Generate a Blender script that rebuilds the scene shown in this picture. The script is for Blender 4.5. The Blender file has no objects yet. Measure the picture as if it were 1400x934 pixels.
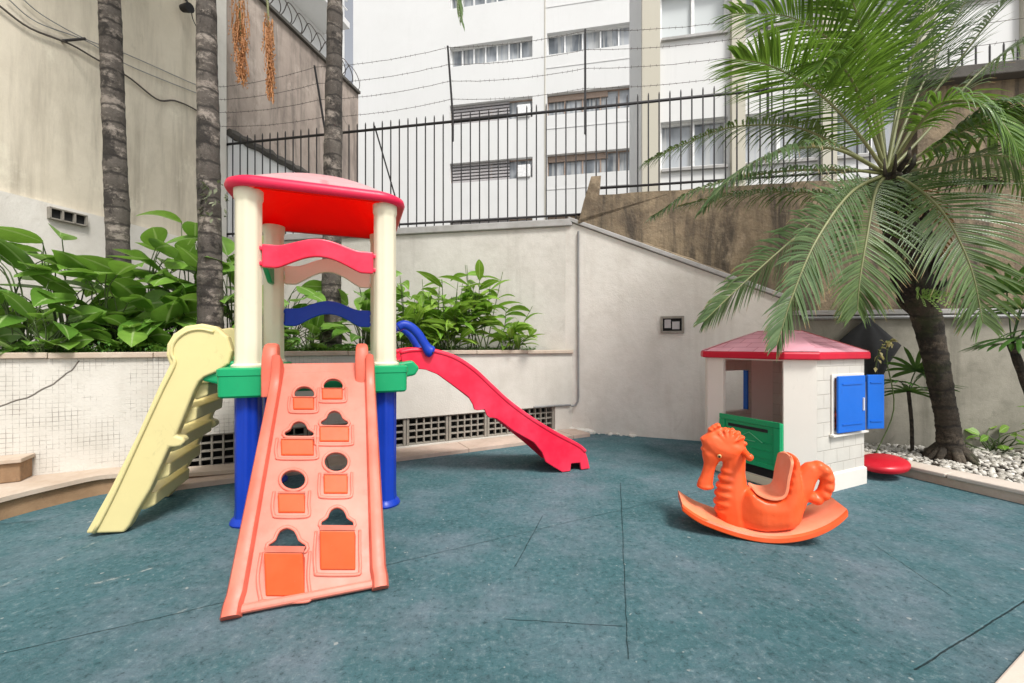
import bpy, bmesh, math, random
from mathutils import Vector as V, Matrix, noise
R = math.radians
PI = math.pi
random.seed(11)
S = bpy.context.scene
C = S.collection

# ------------------------------------------------------------------ camera, sky, sun, exposure
F, H, CX, CY = 560.0, 1.1, 700.0, 473.0          # photo pixels: focal length, eye height, principal column, horizon row
cam = bpy.data.objects.new('camera', bpy.data.cameras.new('camera'))
C.objects.link(cam)
cam.location = (0, 0, H)
cam.rotation_euler = (R(90), 0, 0)
cam.data.sensor_width = 36
cam.data.lens = 36 * F / 1400
cam.data.shift_y = 6 / 1400
cam.data.clip_start = 0.05
cam.data.clip_end = 3000
S.camera = cam

SUN_EL, SUN_AZ = 55, 148                          # degrees; azimuth clockwise from +Y is where the light comes FROM
w = bpy.data.worlds.new('World'); S.world = w; w.use_nodes = True
nt = w.node_tree; nt.nodes.clear()
sky = nt.nodes.new('ShaderNodeTexSky'); sky.sky_type = 'NISHITA'; sky.sun_disc = False
sky.sun_elevation = R(SUN_EL); sky.sun_rotation = R(SUN_AZ); sky.air_density = 1.0; sky.dust_density = 3.0; sky.ozone_density = 1.0
hs = nt.nodes.new('ShaderNodeHueSaturation'); hs.inputs['Saturation'].default_value = 0.22      # cloud cover takes the blue out of it
bg = nt.nodes.new('ShaderNodeBackground'); bg.inputs['Strength'].default_value = 0.088
out = nt.nodes.new('ShaderNodeOutputWorld')
nt.links.new(sky.outputs[0], hs.inputs['Color']); nt.links.new(hs.outputs[0], bg.inputs[0]); nt.links.new(bg.outputs[0], out.inputs[0])

sd = bpy.data.lights.new('sun', 'SUN'); sd.energy = 1.65; sd.angle = R(14); sd.color = (1.0, 0.97, 0.92)
sun = bpy.data.objects.new('sun', sd); C.objects.link(sun)
az = R(SUN_AZ)
sv = V((math.sin(az) * math.cos(R(SUN_EL)), math.cos(az) * math.cos(R(SUN_EL)), math.sin(R(SUN_EL))))
sun.rotation_euler = (-sv).to_track_quat('-Z', 'Y').to_euler()
sun.location = (0, 0, 30)
S.view_settings.view_transform = 'Standard'; S.view_settings.look = 'None'
S.view_settings.gamma = 1; S.view_settings.exposure = 1.14
S.render.engine = 'CYCLES'
S.cycles.max_bounces = 8; S.cycles.diffuse_bounces = 5

# ------------------------------------------------------------------ measuring helpers
def P(u, v, Y): return V(((u - CX) / F * Y, Y, H - (v - CY) / F * Y))
def G(u, v, z=0.0):
    Y = F * (H - z) / (v - CY); return V(((u - CX) / F * Y, Y, z))
def onplane(u, v, p0, n):
    d = V(((u - CX) / F, 1, -(v - CY) / F)); o = V((0, 0, H)); return o + d * ((p0 - o).dot(n) / d.dot(n))
def frame(o, ex, ey, ez):
    m = Matrix.Identity(4)
    for i, a in enumerate((ex, ey, ez)):
        for j in range(3): m[j][i] = a[j]
    for j in range(3): m[j][3] = o[j]
    return m
def rotz(o, a): return Matrix.Translation(V(o)) @ Matrix.Rotation(a, 4, 'Z')
def lerp(a, b, t): return a + (b - a) * t
def spline(pts, n):
    """Catmull-Rom through pts, n samples"""
    pts = [V(p) for p in pts]
    q = [pts[0] * 2 - pts[1]] + pts + [pts[-1] * 2 - pts[-2]]
    res = []; m = len(pts) - 1
    for i in range(n):
        t = i / (n - 1) * m; k = min(int(t), m - 1); f = t - k
        a, b, c, d = q[k:k + 4]
        res.append(0.5 * ((2 * b) + (c - a) * f + (2 * a - 5 * b + 4 * c - d) * f * f + (3 * b - a - 3 * c + d) * f ** 3))
    return res

# ------------------------------------------------------------------ mesh builder
class MB:
    def __init__(s, M=None):
        s.bm = bmesh.new(); s.uv = s.bm.loops.layers.uv.new('UVMap'); s.M = M or Matrix.Identity(4); s.mi = 0
    def v(s, p): return s.bm.verts.new(s.M @ V(p))
    def face(s, vs, uvs=None, smooth=False):
        try: f = s.bm.faces.new(vs)
        except ValueError: return None
        f.material_index = s.mi; f.smooth = smooth
        if uvs:
            for l, q in zip(f.loops, uvs): l[s.uv].uv = q
        return f
    def box(s, c, d, M=None):
        M = M or Matrix.Identity(4); c = V(c)
        vs = [s.v(M @ (c + V((x * d[0] / 2, y * d[1] / 2, z * d[2] / 2)))) for x in (-1, 1) for y in (-1, 1) for z in (-1, 1)]
        for q in ((0, 1, 3, 2), (4, 6, 7, 5), (0, 4, 5, 1), (2, 3, 7, 6), (0, 2, 6, 4), (1, 5, 7, 3)): s.face([vs[i] for i in q])
        return s
    def box2(s, a, b):                            # opposite corners
        a, b = V(a), V(b); return s.box((a + b) / 2, b - a)
    def prism(s, pts, dv, smooth=False):           # 3D polygon pts swept by dv
        dv = V(dv); A = [s.v(p) for p in pts]; B = [s.v(V(p) + dv) for p in pts]; n = len(A)
        s.face(A[::-1]); s.face(B)
        for i in range(n): s.face([A[i], A[(i + 1) % n], B[(i + 1) % n], B[i]], smooth=smooth)
        return s
    def plate(s, outer, holes, dv):
        dv = V(dv); tmp = bmesh.new(); es = []
        for lp in [outer] + holes:
            vs = [tmp.verts.new(V(p)) for p in lp]
            for i in range(len(vs)): es.append(tmp.edges.new((vs[i], vs[(i + 1) % len(vs)])))
        bmesh.ops.triangle_fill(tmp, use_beauty=True, use_dissolve=False, edges=es)
        r = bmesh.ops.extrude_face_region(tmp, geom=tmp.faces[:])
        bmesh.ops.translate(tmp, verts=[g for g in r['geom'] if isinstance(g, bmesh.types.BMVert)], vec=dv)
        bmesh.ops.recalc_face_normals(tmp, faces=tmp.faces[:])
        mp = {v: s.v(v.co) for v in tmp.verts}
        for f in tmp.faces: s.face([mp[v] for v in f.verts])
        tmp.free(); return s
    def loft(s, rings, cap=True, closed=True, smooth=True, uv=False):
        vr = [[s.v(p) for p in r] for r in rings]; n = len(vr[0])
        for i in range(len(vr) - 1):
            for j in range(n if closed else n - 1):
                k = (j + 1) % n
                s.face([vr[i][j], vr[i][k], vr[i + 1][k], vr[i + 1][j]], smooth=smooth,
                       uvs=[(j / n, i), ((j + 1) / n, i), ((j + 1) / n, i + 1), (j / n, i + 1)] if uv else None)
        if cap and closed:
            s.face(vr[0][::-1]); s.face(vr[-1])
        return s
    def tube(s, path, rad, seg=8, cap=True, sq=(1, 1), up=None, smooth=True):
        path = [V(p) for p in path]; n = len(path)
        if not hasattr(rad, '__len__'): rad = [rad] * n
        rings = []; ref = V(up) if up else None
        for i, p in enumerate(path):
            t = (path[min(i + 1, n - 1)] - path[max(i - 1, 0)]).normalized()
            if ref is None: ref = V((0, 0, 1)) if abs(t.z) < .9 else V((1, 0, 0))
            a = (ref - t * ref.dot(t))
            a = a.normalized() if a.length > 1e-4 else t.orthogonal().normalized()
            b = t.cross(a); 
            if not up: ref = a
            rings.append([p + a * (math.cos(2 * PI * k / seg) * rad[i] * sq[0]) + b * (math.sin(2 * PI * k / seg) * rad[i] * sq[1]) for k in range(seg)])
        return s.loft(rings, cap=cap, smooth=smooth)
    def ball(s, c, r, M=None, sub=2):
        M = M or Matrix.Identity(4); c = V(c)
        r = (r, r, r) if not hasattr(r, '__len__') else r
        t = bmesh.new(); bmesh.ops.create_icosphere(t, subdivisions=sub, radius=1)
        mp = {v: s.v(M @ (c + V((v.co.x * r[0], v.co.y * r[1], v.co.z * r[2])))) for v in t.verts}
        for f in t.faces: s.face([mp[v] for v in f.verts], smooth=True)
        t.free(); return s
    def chain(s, pts, n=8, ys=1.0, sub=2):          # spheres strung along (x,y,z,r)
        for i in range(len(pts) - 1):
            for k in range(n + 1):
                q = [lerp(pts[i][j], pts[i + 1][j], k / n) for j in range(4)]
                s.ball(q[:3], (q[3], q[3] * ys, q[3]), sub=sub)
        return s
    def leaf(s, path, side, width, nrm_lift=.25, prof=None):
        """blade along path (list of points), half-width from prof(t), folded up at the margins"""
        n = len(path); rows = []
        for i, p in enumerate(path):
            t = i / (n - 1)
            tg = (path[min(i + 1, n - 1)] - path[max(i - 1, 0)]).normalized()
            sd = (side - tg * side.dot(tg)); sd = sd.normalized() if sd.length > 1e-5 else tg.orthogonal().normalized()
            up = sd.cross(tg)
            hw = width * (prof(t) if prof else math.sin(PI * min(1, max(.02, t)) ** .8))
            rows.append([s.v(p - sd * hw + up * hw * nrm_lift), s.v(p), s.v(p + sd * hw + up * hw * nrm_lift)])
        for i in range(n - 1):
            a, b = i / (n - 1), (i + 1) / (n - 1)
            for j in range(2):
                s.face([rows[i][j], rows[i][j + 1], rows[i + 1][j + 1], rows[i + 1][j]], smooth=True,
                       uvs=[(j / 2, a), ((j + 1) / 2, a), ((j + 1) / 2, b), (j / 2, b)])
        return s

# ------------------------------------------------------------------ object helpers
WM = {}
def mk(name, mb, mats, parent=None, M=None, bevel=0, bseg=2, sharp=35, merge=False, recalc=True, solid=0):
    bm = mb.bm
    if merge: bmesh.ops.remove_doubles(bm, verts=bm.verts[:], dist=1e-5)
    if recalc: bmesh.ops.recalc_face_normals(bm, faces=bm.faces[:])
    me = bpy.data.meshes.new(name); bm.to_mesh(me); bm.free()
    for m in (mats if isinstance(mats, (list, tuple)) else [mats]): me.materials.append(m)
    o = bpy.data.objects.new(name, me); C.objects.link(o)
    if parent is not None:
        W = WM[parent.name]; me.transform(W.inverted()); o.parent = parent
    else:
        if M is None:
            xs = [v.co for v in me.vertices]
            lo = [min(c[i] for c in xs) for i in range(3)]; hi = [max(c[i] for c in xs) for i in range(3)]
            M = Matrix.Translation(((lo[0] + hi[0]) / 2, (lo[1] + hi[1]) / 2, lo[2]))
        W = M; me.transform(W.inverted()); o.matrix_basis = W
    WM[o.name] = W
    if sharp and any(p.use_smooth for p in me.polygons): me.set_sharp_from_angle(angle=R(sharp))
    if bevel:
        b = o.modifiers.new('bevel', 'BEVEL'); b.width = bevel; b.segments = bseg; b.limit_method = 'ANGLE'; b.angle_limit = R(40)
        b.harden_normals = False
    if solid:
        q = o.modifiers.new('solid', 'SOLIDIFY'); q.thickness = solid
    return o
def tag(o, label=None, cat=None, group=None, kind=None):
    if label: o['label'] = label
    if cat: o['category'] = cat
    if group: o['group'] = group
    if kind: o['kind'] = kind
    return o
def thing(name, label, cat, loc=(0, 0, 0), rz=0.0, group=None, M=None):
    o = bpy.data.objects.new(name, None); C.objects.link(o); o.empty_display_size = .2
    M = M or rotz(loc, rz); o.matrix_basis = M; WM[o.name] = M
    return tag(o, label, cat, group)
def struct(name, mb, m, **k): return tag(mk(name, mb, m, **k), kind='structure')
def inst(name, src, parent, loc):                  # another object on the same mesh data, as a part
    o = src.copy(); o.name = name; C.objects.link(o); o.parent = parent; o.location = loc; WM[o.name] = WM[parent.name]; return o

# ------------------------------------------------------------------ materials
def base(name):
    m = bpy.data.materials.new(name); m.use_nodes = True; t = m.node_tree
    return m, t, t.nodes['Principled BSDF']
def nd(t, typ, ins=None, **at):
    n = t.nodes.new(typ)
    for k, v in at.items(): setattr(n, k, v)
    if ins:
        for k, v in ins.items():
            if isinstance(v, bpy.types.NodeSocket): t.links.new(v, n.inputs[k])
            else: n.inputs[k].default_value = v
    return n
def c4(c): return (c[0], c[1], c[2], 1)
def mixc(t, fac, a, b, blend='MIX'):
    n = t.nodes.new('ShaderNodeMix'); n.data_type = 'RGBA'; n.blend_type = blend
    for i, v in ((0, fac), (6, a), (7, b)):
        if isinstance(v, bpy.types.NodeSocket): t.links.new(v, n.inputs[i])
        else: n.inputs[i].default_value = v if i == 0 else (c4(v) if len(v) == 3 else v)
    return n.outputs[2]
def ramp(t, x, lo, hi, a=0.0, b=1.0):
    n = nd(t, 'ShaderNodeMapRange', {0: x, 1: lo, 2: hi, 3: a, 4: b}); n.clamp = True; return n.outputs[0]
def math_(t, op, a, b=None):
    n = t.nodes.new('ShaderNodeMath'); n.operation = op
    for i, v in ((0, a), (1, b)):
        if v is None: continue
        if isinstance(v, bpy.types.NodeSocket): t.links.new(v, n.inputs[i])
        else: n.inputs[i].default_value = v
    return n.outputs[0]
def ns(t, vec, scale, detail=6, rough=.6, dist=0.0):
    return nd(t, 'ShaderNodeTexNoise', {'Vector': vec, 'Scale': scale, 'Detail': detail, 'Roughness': rough, 'Distortion': dist}).outputs[0]
def mapped(t, vec, scale, loc=(0, 0, 0)):
    return nd(t, 'ShaderNodeMapping', {'Vector': vec, 'Scale': scale, 'Location': loc}).outputs[0]
def bump(t, bs, h, strength=.3, dist=.01):
    n = nd(t, 'ShaderNodeBump', {'Height': h, 'Strength': strength, 'Distance': dist}); t.links.new(n.outputs[0], bs.inputs['Normal']); return n

def plastic(name, col, rough=.38, var=.12, fade=None, transl=None, tcol=None, grime=.30):
    m, t, b = base(name); tc = nd(t, 'ShaderNodeTexCoord').outputs['Object']
    n1 = ns(t, tc, 3.0, 5); n2 = ns(t, tc, 45, 3); n3 = ns(t, tc, 9, 8, .7)
    dark = tuple(x * (1 - var * 2) for x in col); lite = tuple(min(1, x * (1 + var * .8) + var * .03) for x in (fade or col))
    c = mixc(t, ramp(t, n1, .38, .68), col, lite)
    c = mixc(t, ramp(t, n3, .60, .78, 0, .35), c, dark)
    g1 = ns(t, mapped(t, tc, (1, 1, .55), (5, 1, 3)), 16, 10, .8, .5); g0 = ns(t, mapped(t, tc, (1, 1, 1), (2, 6, 1)), 2.6, 5)
    c = mixc(t, math_(t, 'MULTIPLY', ramp(t, g1, .56, .68), ramp(t, g0, .42, .62, 0, grime)), c, tuple(x * .35 + .02 for x in col))
    g2 = ns(t, mapped(t, tc, (30, 3, 14), (1, 2, 3)), 3.0, 6, .7, .4)
    c = mixc(t, math_(t, 'MULTIPLY', ramp(t, g2, .66, .70), ramp(t, g0, .58, .45, 0, grime * 1.3)), c, tuple(x * .6 + .22 for x in col))
    t.links.new(c, b.inputs['Base Color'])
    t.links.new(ramp(t, n3, .3, .75, rough - .06, rough + .16), b.inputs['Roughness'])
    b.inputs['Specular IOR Level'].default_value = .32
    bump(t, b, n2, .06, .004)
    if transl:
        o = t.nodes['Material Output']; tr = nd(t, 'ShaderNodeBsdfTranslucent', {0: c4(tcol or col)})
        mx = nd(t, 'ShaderNodeMixShader', {0: transl, 1: b.outputs[0], 2: tr.outputs[0]}); t.links.new(mx.outputs[0], o.inputs[0])
    return m
def stucco(name, col, dirt, amt=.5, streak=.5, bmp=.35, gscale=.9, scol=None, rough=.9, fine=90, spots=0.0, runs=0.0):
    m, t, b = base(name); tc = nd(t, 'ShaderNodeTexCoord').outputs['Object']
    g = ns(t, tc, gscale, 9, .65); g2 = ns(t, mapped(t, tc, (1, 1, 1), (7, 3, 5)), gscale * 4, 7, .7)
    st = ns(t, mapped(t, tc, (5, 5, .28)), 1.3, 6, .6); st2 = ns(t, mapped(t, tc, (1, 1, .6), (3, 9, 1)), .7, 4)
    c = mixc(t, ramp(t, g, .42, .72, 0, amt), col, dirt)
    c = mixc(t, ramp(t, g2, .5, .75, 0, amt * .7), c, dirt)
    sf = math_(t, 'MULTIPLY', ramp(t, st, .52, .72), ramp(t, st2, .45, .62, 0, streak))
    c = mixc(t, sf, c, scol or dirt)
    if spots:
        vp = ns(t, mapped(t, tc, (1, 1, .55), (2, 8, 4)), 2.2, 10, .78, .6)
        c = mixc(t, ramp(t, vp, .60, .68, 0, spots), c, scol or dirt)
    if runs:
        r1 = ns(t, mapped(t, tc, (2.6, 2.6, .30), (1, 5, 2)), 1.6, 9, .72, .4); c = mixc(t, ramp(t, r1, .46, .62, 0, runs), c, scol or dirt)
        r2 = ns(t, mapped(t, tc, (1.2, 1.2, .8), (8, 1, 4)), 1.5, 9, .75, .3); c = mixc(t, ramp(t, r2, .56, .66, 0, runs * .7), c, tuple(min(1, x * 1.45 + .04) for x in col))
    f = ns(t, tc, fine, 4); f2 = ns(t, tc, 9, 6)
    c = mixc(t, ramp(t, f, .35, .65, 0, .12), c, tuple(x * .7 for x in col))
    t.links.new(c, b.inputs['Base Color']); b.inputs['Roughness'].default_value = rough
    bump(t, b, math_(t, 'ADD', math_(t, 'MULTIPLY', f, .35), f2), bmp, .012)
    return m
def leafmat(name, a, bcol, rib, rough=.35, tr=.3, rough_tip=None):
    m, t, b = base(name)
    geo = nd(t, 'ShaderNodeNewGeometry'); uv = nd(t, 'ShaderNodeUVMap').outputs[0]
    rnd = geo.outputs['Random Per Island']
    c = mixc(t, rnd, a, bcol)
    sx = nd(t, 'ShaderNodeSeparateXYZ', {0: uv})
    d = math_(t, 'ABSOLUTE', math_(t, 'SUBTRACT', sx.outputs[0], .5))
    n1 = ns(t, nd(t, 'ShaderNodeTexCoord').outputs['Object'], 14, 5)
    c = mixc(t, ramp(t, n1, .35, .7, 0, .45), c, tuple(x * .55 for x in a))
    if rib: c = mixc(t, ramp(t, d, .06, .02), c, rib)
    if rough_tip: c = mixc(t, math_(t, 'MULTIPLY', ramp(t, sx.outputs[1], .8, 1.0), ramp(t, rnd, .6, .7)), c, rough_tip)
    t.links.new(c, b.inputs['Base Color']); b.inputs['Roughness'].default_value = rough
    wv = nd(t, 'ShaderNodeTexWave', {'Vector': uv, 'Scale': 9.0, 'Distortion': .6}, bands_direction='Y')
    bump(t, b, wv.outputs[1], .12, .01)
    o = t.nodes['Material Output']; tl = nd(t, 'ShaderNodeBsdfTranslucent'); t.links.new(mixc(t, .5, c, (.20, .34, .04)), tl.inputs[0])
    mx = nd(t, 'ShaderNodeMixShader', {0: tr, 1: b.outputs[0], 2: tl.outputs[0]}); t.links.new(mx.outputs[0], o.inputs[0])
    return m
def flat(name, col, rough=.5, metal=0.0, var=.15, sc=12, bm_=.1):
    m, t, b = base(name); tc = nd(t, 'ShaderNodeTexCoord').outputs['Object']
    n = ns(t, tc, sc, 6)
    t.links.new(mixc(t, ramp(t, n, .3, .7), tuple(x * (1 - var) for x in col), tuple(min(1, x * (1 + var)) for x in col)), b.inputs['Base Color'])
    b.inputs['Roughness'].default_value = rough; b.inputs['Metallic'].default_value = metal
    if bm_: bump(t, b, n, bm_, .01)
    return m

def floor_mat():
    m, t, b = base('rubber_mat'); tc = nd(t, 'ShaderNodeNewGeometry').outputs['Position']
    g1 = ns(t, tc, .9, 8, .62); g2 = ns(t, mapped(t, tc, (1, 1, 1), (4, 7, 0)), 1.7, 8, .7); gr = ns(t, tc, 150, 3, .8); gr2 = ns(t, tc, 34, 9, .82); mid = ns(t, tc, 7, 9, .7)
    c = mixc(t, ramp(t, g1, .34, .70), (.050, .124, .138), (.082, .165, .186))
    c = mixc(t, ramp(t, g2, .44, .66, 0, .9), c, (.150, .200, .235))
    c = mixc(t, ramp(t, mid, .45, .75, 0, .40), c, (.036, .066, .072))
    c = mixc(t, ramp(t, gr2, .53, .68, 0, .80), c, (.24, .31, .325))
    c = mixc(t, ramp(t, gr2, .47, .34, 0, .85), c, (.014, .030, .034))
    c = mixc(t, ramp(t, gr, .60, .74, 0, .5), c, (.21, .26, .27))
    warp = nd(t, 'ShaderNodeTexNoise', {'Vector': tc, 'Scale': 6.0, 'Detail': 6.0, 'Roughness': .7}).outputs[1]
    wv = nd(t, 'ShaderNodeVectorMath', {0: warp, 1: (.5, .5, .5)}, operation='SUBTRACT').outputs[0]
    wv = nd(t, 'ShaderNodeVectorMath', {0: wv, 'Scale': .022}, operation='SCALE').outputs[0]
    p = nd(t, 'ShaderNodeVectorMath', {0: tc, 1: wv}, operation='ADD').outputs[0]
    wv2 = nd(t, 'ShaderNodeVectorMath', {0: wv, 'Scale': 3.2}, operation='SCALE').outputs[0]
    pw = nd(t, 'ShaderNodeVectorMath', {0: tc, 1: wv2}, operation='ADD').outputs[0]
    def segs(L, p):
        res = None
        for (u0, v0, u1, v1, wd) in L:
            A, B = G(u0, v0), G(u1, v1); A.z = B.z = 0; d = (B - A); ln = d.length; d.normalize()
            q = nd(t, 'ShaderNodeVectorMath', {0: p, 1: A}, operation='SUBTRACT').outputs[0]
            q = nd(t, 'ShaderNodeVectorMath', {0: q, 1: (1, 1, 0)}, operation='MULTIPLY').outputs[0]
            tt = nd(t, 'ShaderNodeVectorMath', {0: q, 1: d}, operation='DOT_PRODUCT').outputs['Value']
            tt = ramp(t, tt, 0, ln, 0, ln)
            pr = nd(t, 'ShaderNodeVectorMath', {0: d, 'Scale': tt}, operation='SCALE').outputs[0]
            ds = nd(t, 'ShaderNodeVectorMath', {0: q, 1: pr}, operation='DISTANCE').outputs['Value']
            f = ramp(t, ds, wd * 1.5, 0)
            res = f if res is None else math_(t, 'MAXIMUM', res, f)
        return res
    seam = segs([(-60, 908, 560, 765, .0035), (560, 765, 960, 671, .0025), (848, 660, 858, 900, .0025), (1250, 915, 1405, 818, .0035),
                 (690, 846, 850, 856, .0025), (1195, 745, 1300, 815, .0025), (742, 705, 704, 775, .0025),
                 (-10, 735, 90, 702, .0035), (0, 716, 45, 712, .022), (690, 640, 770, 610, .0025)], p)
    c = mixc(t, math_(t, 'MULTIPLY', seam, ramp(t, mid, .36, .60, .5, .05)), c, (.012, .02, .022))
    sc = segs([(-10, 806, 130, 742, .010), (20, 812, 230, 745, .008), (120, 800, 205, 778, .009), (240, 838, 300, 812, .010)], pw)
    c = mixc(t, math_(t, 'MULTIPLY', math_(t, 'MULTIPLY', sc, ramp(t, mid, .50, .60)), ramp(t, gr2, .44, .56, 0, .9)), c, (.40, .42, .40))
    sp = ns(t, mapped(t, tc, (1, 1, 1), (3, 1, 0)), 24, 2, .4)
    c = mixc(t, ramp(t, sp, .735, .76, 0, .8), c, (.33, .36, .35))
    t.links.new(c, b.inputs['Base Color']); b.inputs['Roughness'].default_value = .9; b.inputs['Specular IOR Level'].default_value = .12
    h = math_(t, 'ADD', math_(t, 'MULTIPLY', gr2, .8), math_(t, 'MULTIPLY', gr, .4))
    h = math_(t, 'SUBTRACT', math_(t, 'ADD', h, math_(t, 'MULTIPLY', mid, 1.2)), math_(t, 'MULTIPLY', seam, 1.0))
    bump(t, b, h, .8, .014)
    return m
def mosaic_mat():
    m, t, b = base('planter_plaster'); tc = nd(t, 'ShaderNodeTexCoord').outputs['Object']
    s = nd(t, 'ShaderNodeSeparateXYZ', {0: tc}); vec = nd(t, 'ShaderNodeCombineXYZ', {0: s.outputs[0], 1: s.outputs[2]}).outputs[0]
    wob = nd(t, 'ShaderNodeTexNoise', {'Vector': vec, 'Scale': 5.0, 'Detail': 3.0}).outputs[1]
    vec2 = nd(t, 'ShaderNodeVectorMath', {0: vec, 1: nd(t, 'ShaderNodeVectorMath', {0: wob, 'Scale': .012}, operation='SCALE').outputs[0]}, operation='ADD').outputs[0]
    br = nd(t, 'ShaderNodeTexBrick', {'Vector': vec2, 'Color1': (1, 1, 1, 1), 'Color2': (.86, .86, .86, 1), 'Mortar': (0, 0, 0, 1), 'Scale': 1.0, 'Mortar Size': .0022, 'Mortar Smooth': .3,
                                      'Brick Width': .034, 'Row Height': .034}, offset=0.0)
    fac = br.outputs['Fac']
    msk = math_(t, 'MULTIPLY', ramp(t, ns(t, vec, 2.0, 8, .72), .44, .52), ramp(t, ns(t, mapped(t, vec, (1, 1, 1), (5, 2, 0)), 6, 6, .8), .38, .58))
    left = ramp(t, s.outputs[0], 2.6, 1.5)
    msk = math_(t, 'MULTIPLY', msk, left)
    g = ns(t, vec, 2.2, 8, .7); st = ns(t, mapped(t, vec, (5, .5, 1)), 1.6, 6)
    c = mixc(t, ramp(t, g, .4, .75, 0, .8), (.61, .58, .525), (.46, .43, .375))
    c = mixc(t, ramp(t, st, .55, .75, 0, .3), c, (.45, .42, .37))
    c = mixc(t, math_(t, 'MULTIPLY', math_(t, 'MULTIPLY', fac, msk), .85), c, (.21, .19, .165))
    # the long settlement crack
    seg = [(-.03, .655), (.13, .715), (.27, .82), (.37, .91), (.41, .99)]
    res = None
    wp = nd(t, 'ShaderNodeVectorMath', {0: vec, 1: nd(t, 'ShaderNodeVectorMath', {0: wob, 'Scale': .05}, operation='SCALE').outputs[0]}, operation='ADD').outputs[0]
    for (a, bb) in zip(seg[:-1], seg[1:]):
        A = V((a[0], a[1], 0)) + V((.025, .025, 0)); B = V((bb[0], bb[1], 0)) + V((.025, .025, 0)); d = B - A; ln = d.length; d.normalize()
        q = nd(t, 'ShaderNodeVectorMath', {0: wp, 1: A}, operation='SUBTRACT').outputs[0]
        q = nd(t, 'ShaderNodeVectorMath', {0: q, 1: (1, 1, 0)}, operation='MULTIPLY').outputs[0]
        tt = ramp(t, nd(t, 'ShaderNodeVectorMath', {0: q, 1: d}, operation='DOT_PRODUCT').outputs['Value'], 0, ln, 0, ln)
        ds = nd(t, 'ShaderNodeVectorMath', {0: q, 1: nd(t, 'ShaderNodeVectorMath', {0: d, 'Scale': tt}, operation='SCALE').outputs[0]}, operation='DISTANCE').outputs['Value']
        f = ramp(t, ds, .008, .002); res = f if res is None else math_(t, 'MAXIMUM', res, f)
    c = mixc(t, res, c, (.10, .085, .07))
    t.links.new(c, b.inputs['Base Color']); b.inputs['Roughness'].default_value = .85
    h = math_(t, 'SUBTRACT', ns(t, vec, 60, 5), math_(t, 'ADD', math_(t, 'MULTIPLY', math_(t, 'MULTIPLY', fac, msk), .8), math_(t, 'MULTIPLY', res, 2.0)))
    bump(t, b, h, .35, .008)
    return m
def brick_plastic(name, col, line, bw, rh, uvmap=False, off=.5, mort=.004, rough=.4, transl=0, tcol=None):
    """moulded plastic with pressed-in block or shingle joints (u,v in metres)"""
    m, t, b = base(name); uv = nd(t, 'ShaderNodeUVMap').outputs[0]
    br = nd(t, 'ShaderNodeTexBrick', {'Vector': uv, 'Color1': (1, 1, 1, 1), 'Color2': (.8, .8, .8, 1), 'Mortar': (0, 0, 0, 1), 'Scale': 1.0, 'Mortar Size': mort, 'Mortar Smooth': .4,
                                      'Brick Width': bw, 'Row Height': rh}, offset=off)
    tc = nd(t, 'ShaderNodeTexCoord').outputs['Object']; n = ns(t, tc, 4, 6); n2 = ns(t, tc, 14, 8, .75)
    c = mixc(t, ramp(t, n, .3, .7), col, tuple(x * .86 for x in col))
    c = mixc(t, math_(t, 'MULTIPLY', ramp(t, n2, .55, .75, 0, .3), 1), c, line)
    c = mixc(t, math_(t, 'MULTIPLY', br.outputs['Fac'], .75), c, line)
    t.links.new(c, b.inputs['Base Color']); b.inputs['Roughness'].default_value = rough
    bump(t, b, math_(t, 'SUBTRACT', math_(t, 'MULTIPLY', n2, .15), br.outputs['Fac']), .6, .006)
    if transl:
        o = t.nodes['Material Output']; tr = nd(t, 'ShaderNodeBsdfTranslucent', {0: c4(tcol)})
        mx = nd(t, 'ShaderNodeMixShader', {0: transl, 1: b.outputs[0], 2: tr.outputs[0]}); t.links.new(mx.outputs[0], o.inputs[0])
    return m
def bark(name, a, bcol, ring=(.03, .02, .015), moss=None, pale=.5, ringscale=1.9):
    m, t, b = base(name); tc = nd(t, 'ShaderNodeTexCoord').outputs['Object']
    n = ns(t, mapped(t, tc, (5, 5, 1.6)), 1.5, 8, .7); n2 = ns(t, tc, 38, 6, .75); n3 = ns(t, mapped(t, tc, (1, 1, .8), (3, 0, 0)), 3.4, 9, .75); n4 = ns(t, mapped(t, tc, (1.2, 1.2, 2.2), (9, 4, 2)), 3.0, 9, .8)
    wv = nd(t, 'ShaderNodeTexWave', {'Vector': tc, 'Scale': ringscale, 'Distortion': 3.2, 'Detail': 4.0, 'Detail Scale': 1.2, 'Detail Roughness': .7}, bands_direction='Z')
    c = mixc(t, ramp(t, n, .35, .68), a, bcol)
    c = mixc(t, ramp(t, n4, .52, .60, 0, pale), c, tuple(min(1, x * 2.6 + .01) for x in bcol))
    c = mixc(t, ramp(t, n2, .5, .75, 0, .5), c, tuple(min(1, x * 1.5) for x in bcol))
    c = mixc(t, ramp(t, n3, .52, .58, 0, .85), c, ring)
    c = mixc(t, ramp(t, wv.outputs[1], .10, .0, 0, .8), c, ring)
    if moss: c = mixc(t, ramp(t, ns(t, tc, 2.4, 6, .7), .55, .66, 0, .7), c, moss)
    t.links.new(c, b.inputs['Base Color']); b.inputs['Roughness'].default_value = .9
    bump(t, b, math_(t, 'ADD', math_(t, 'MULTIPLY', wv.outputs[1], .5), math_(t, 'ADD', n, n2)), .6, .02)
    return m

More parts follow.
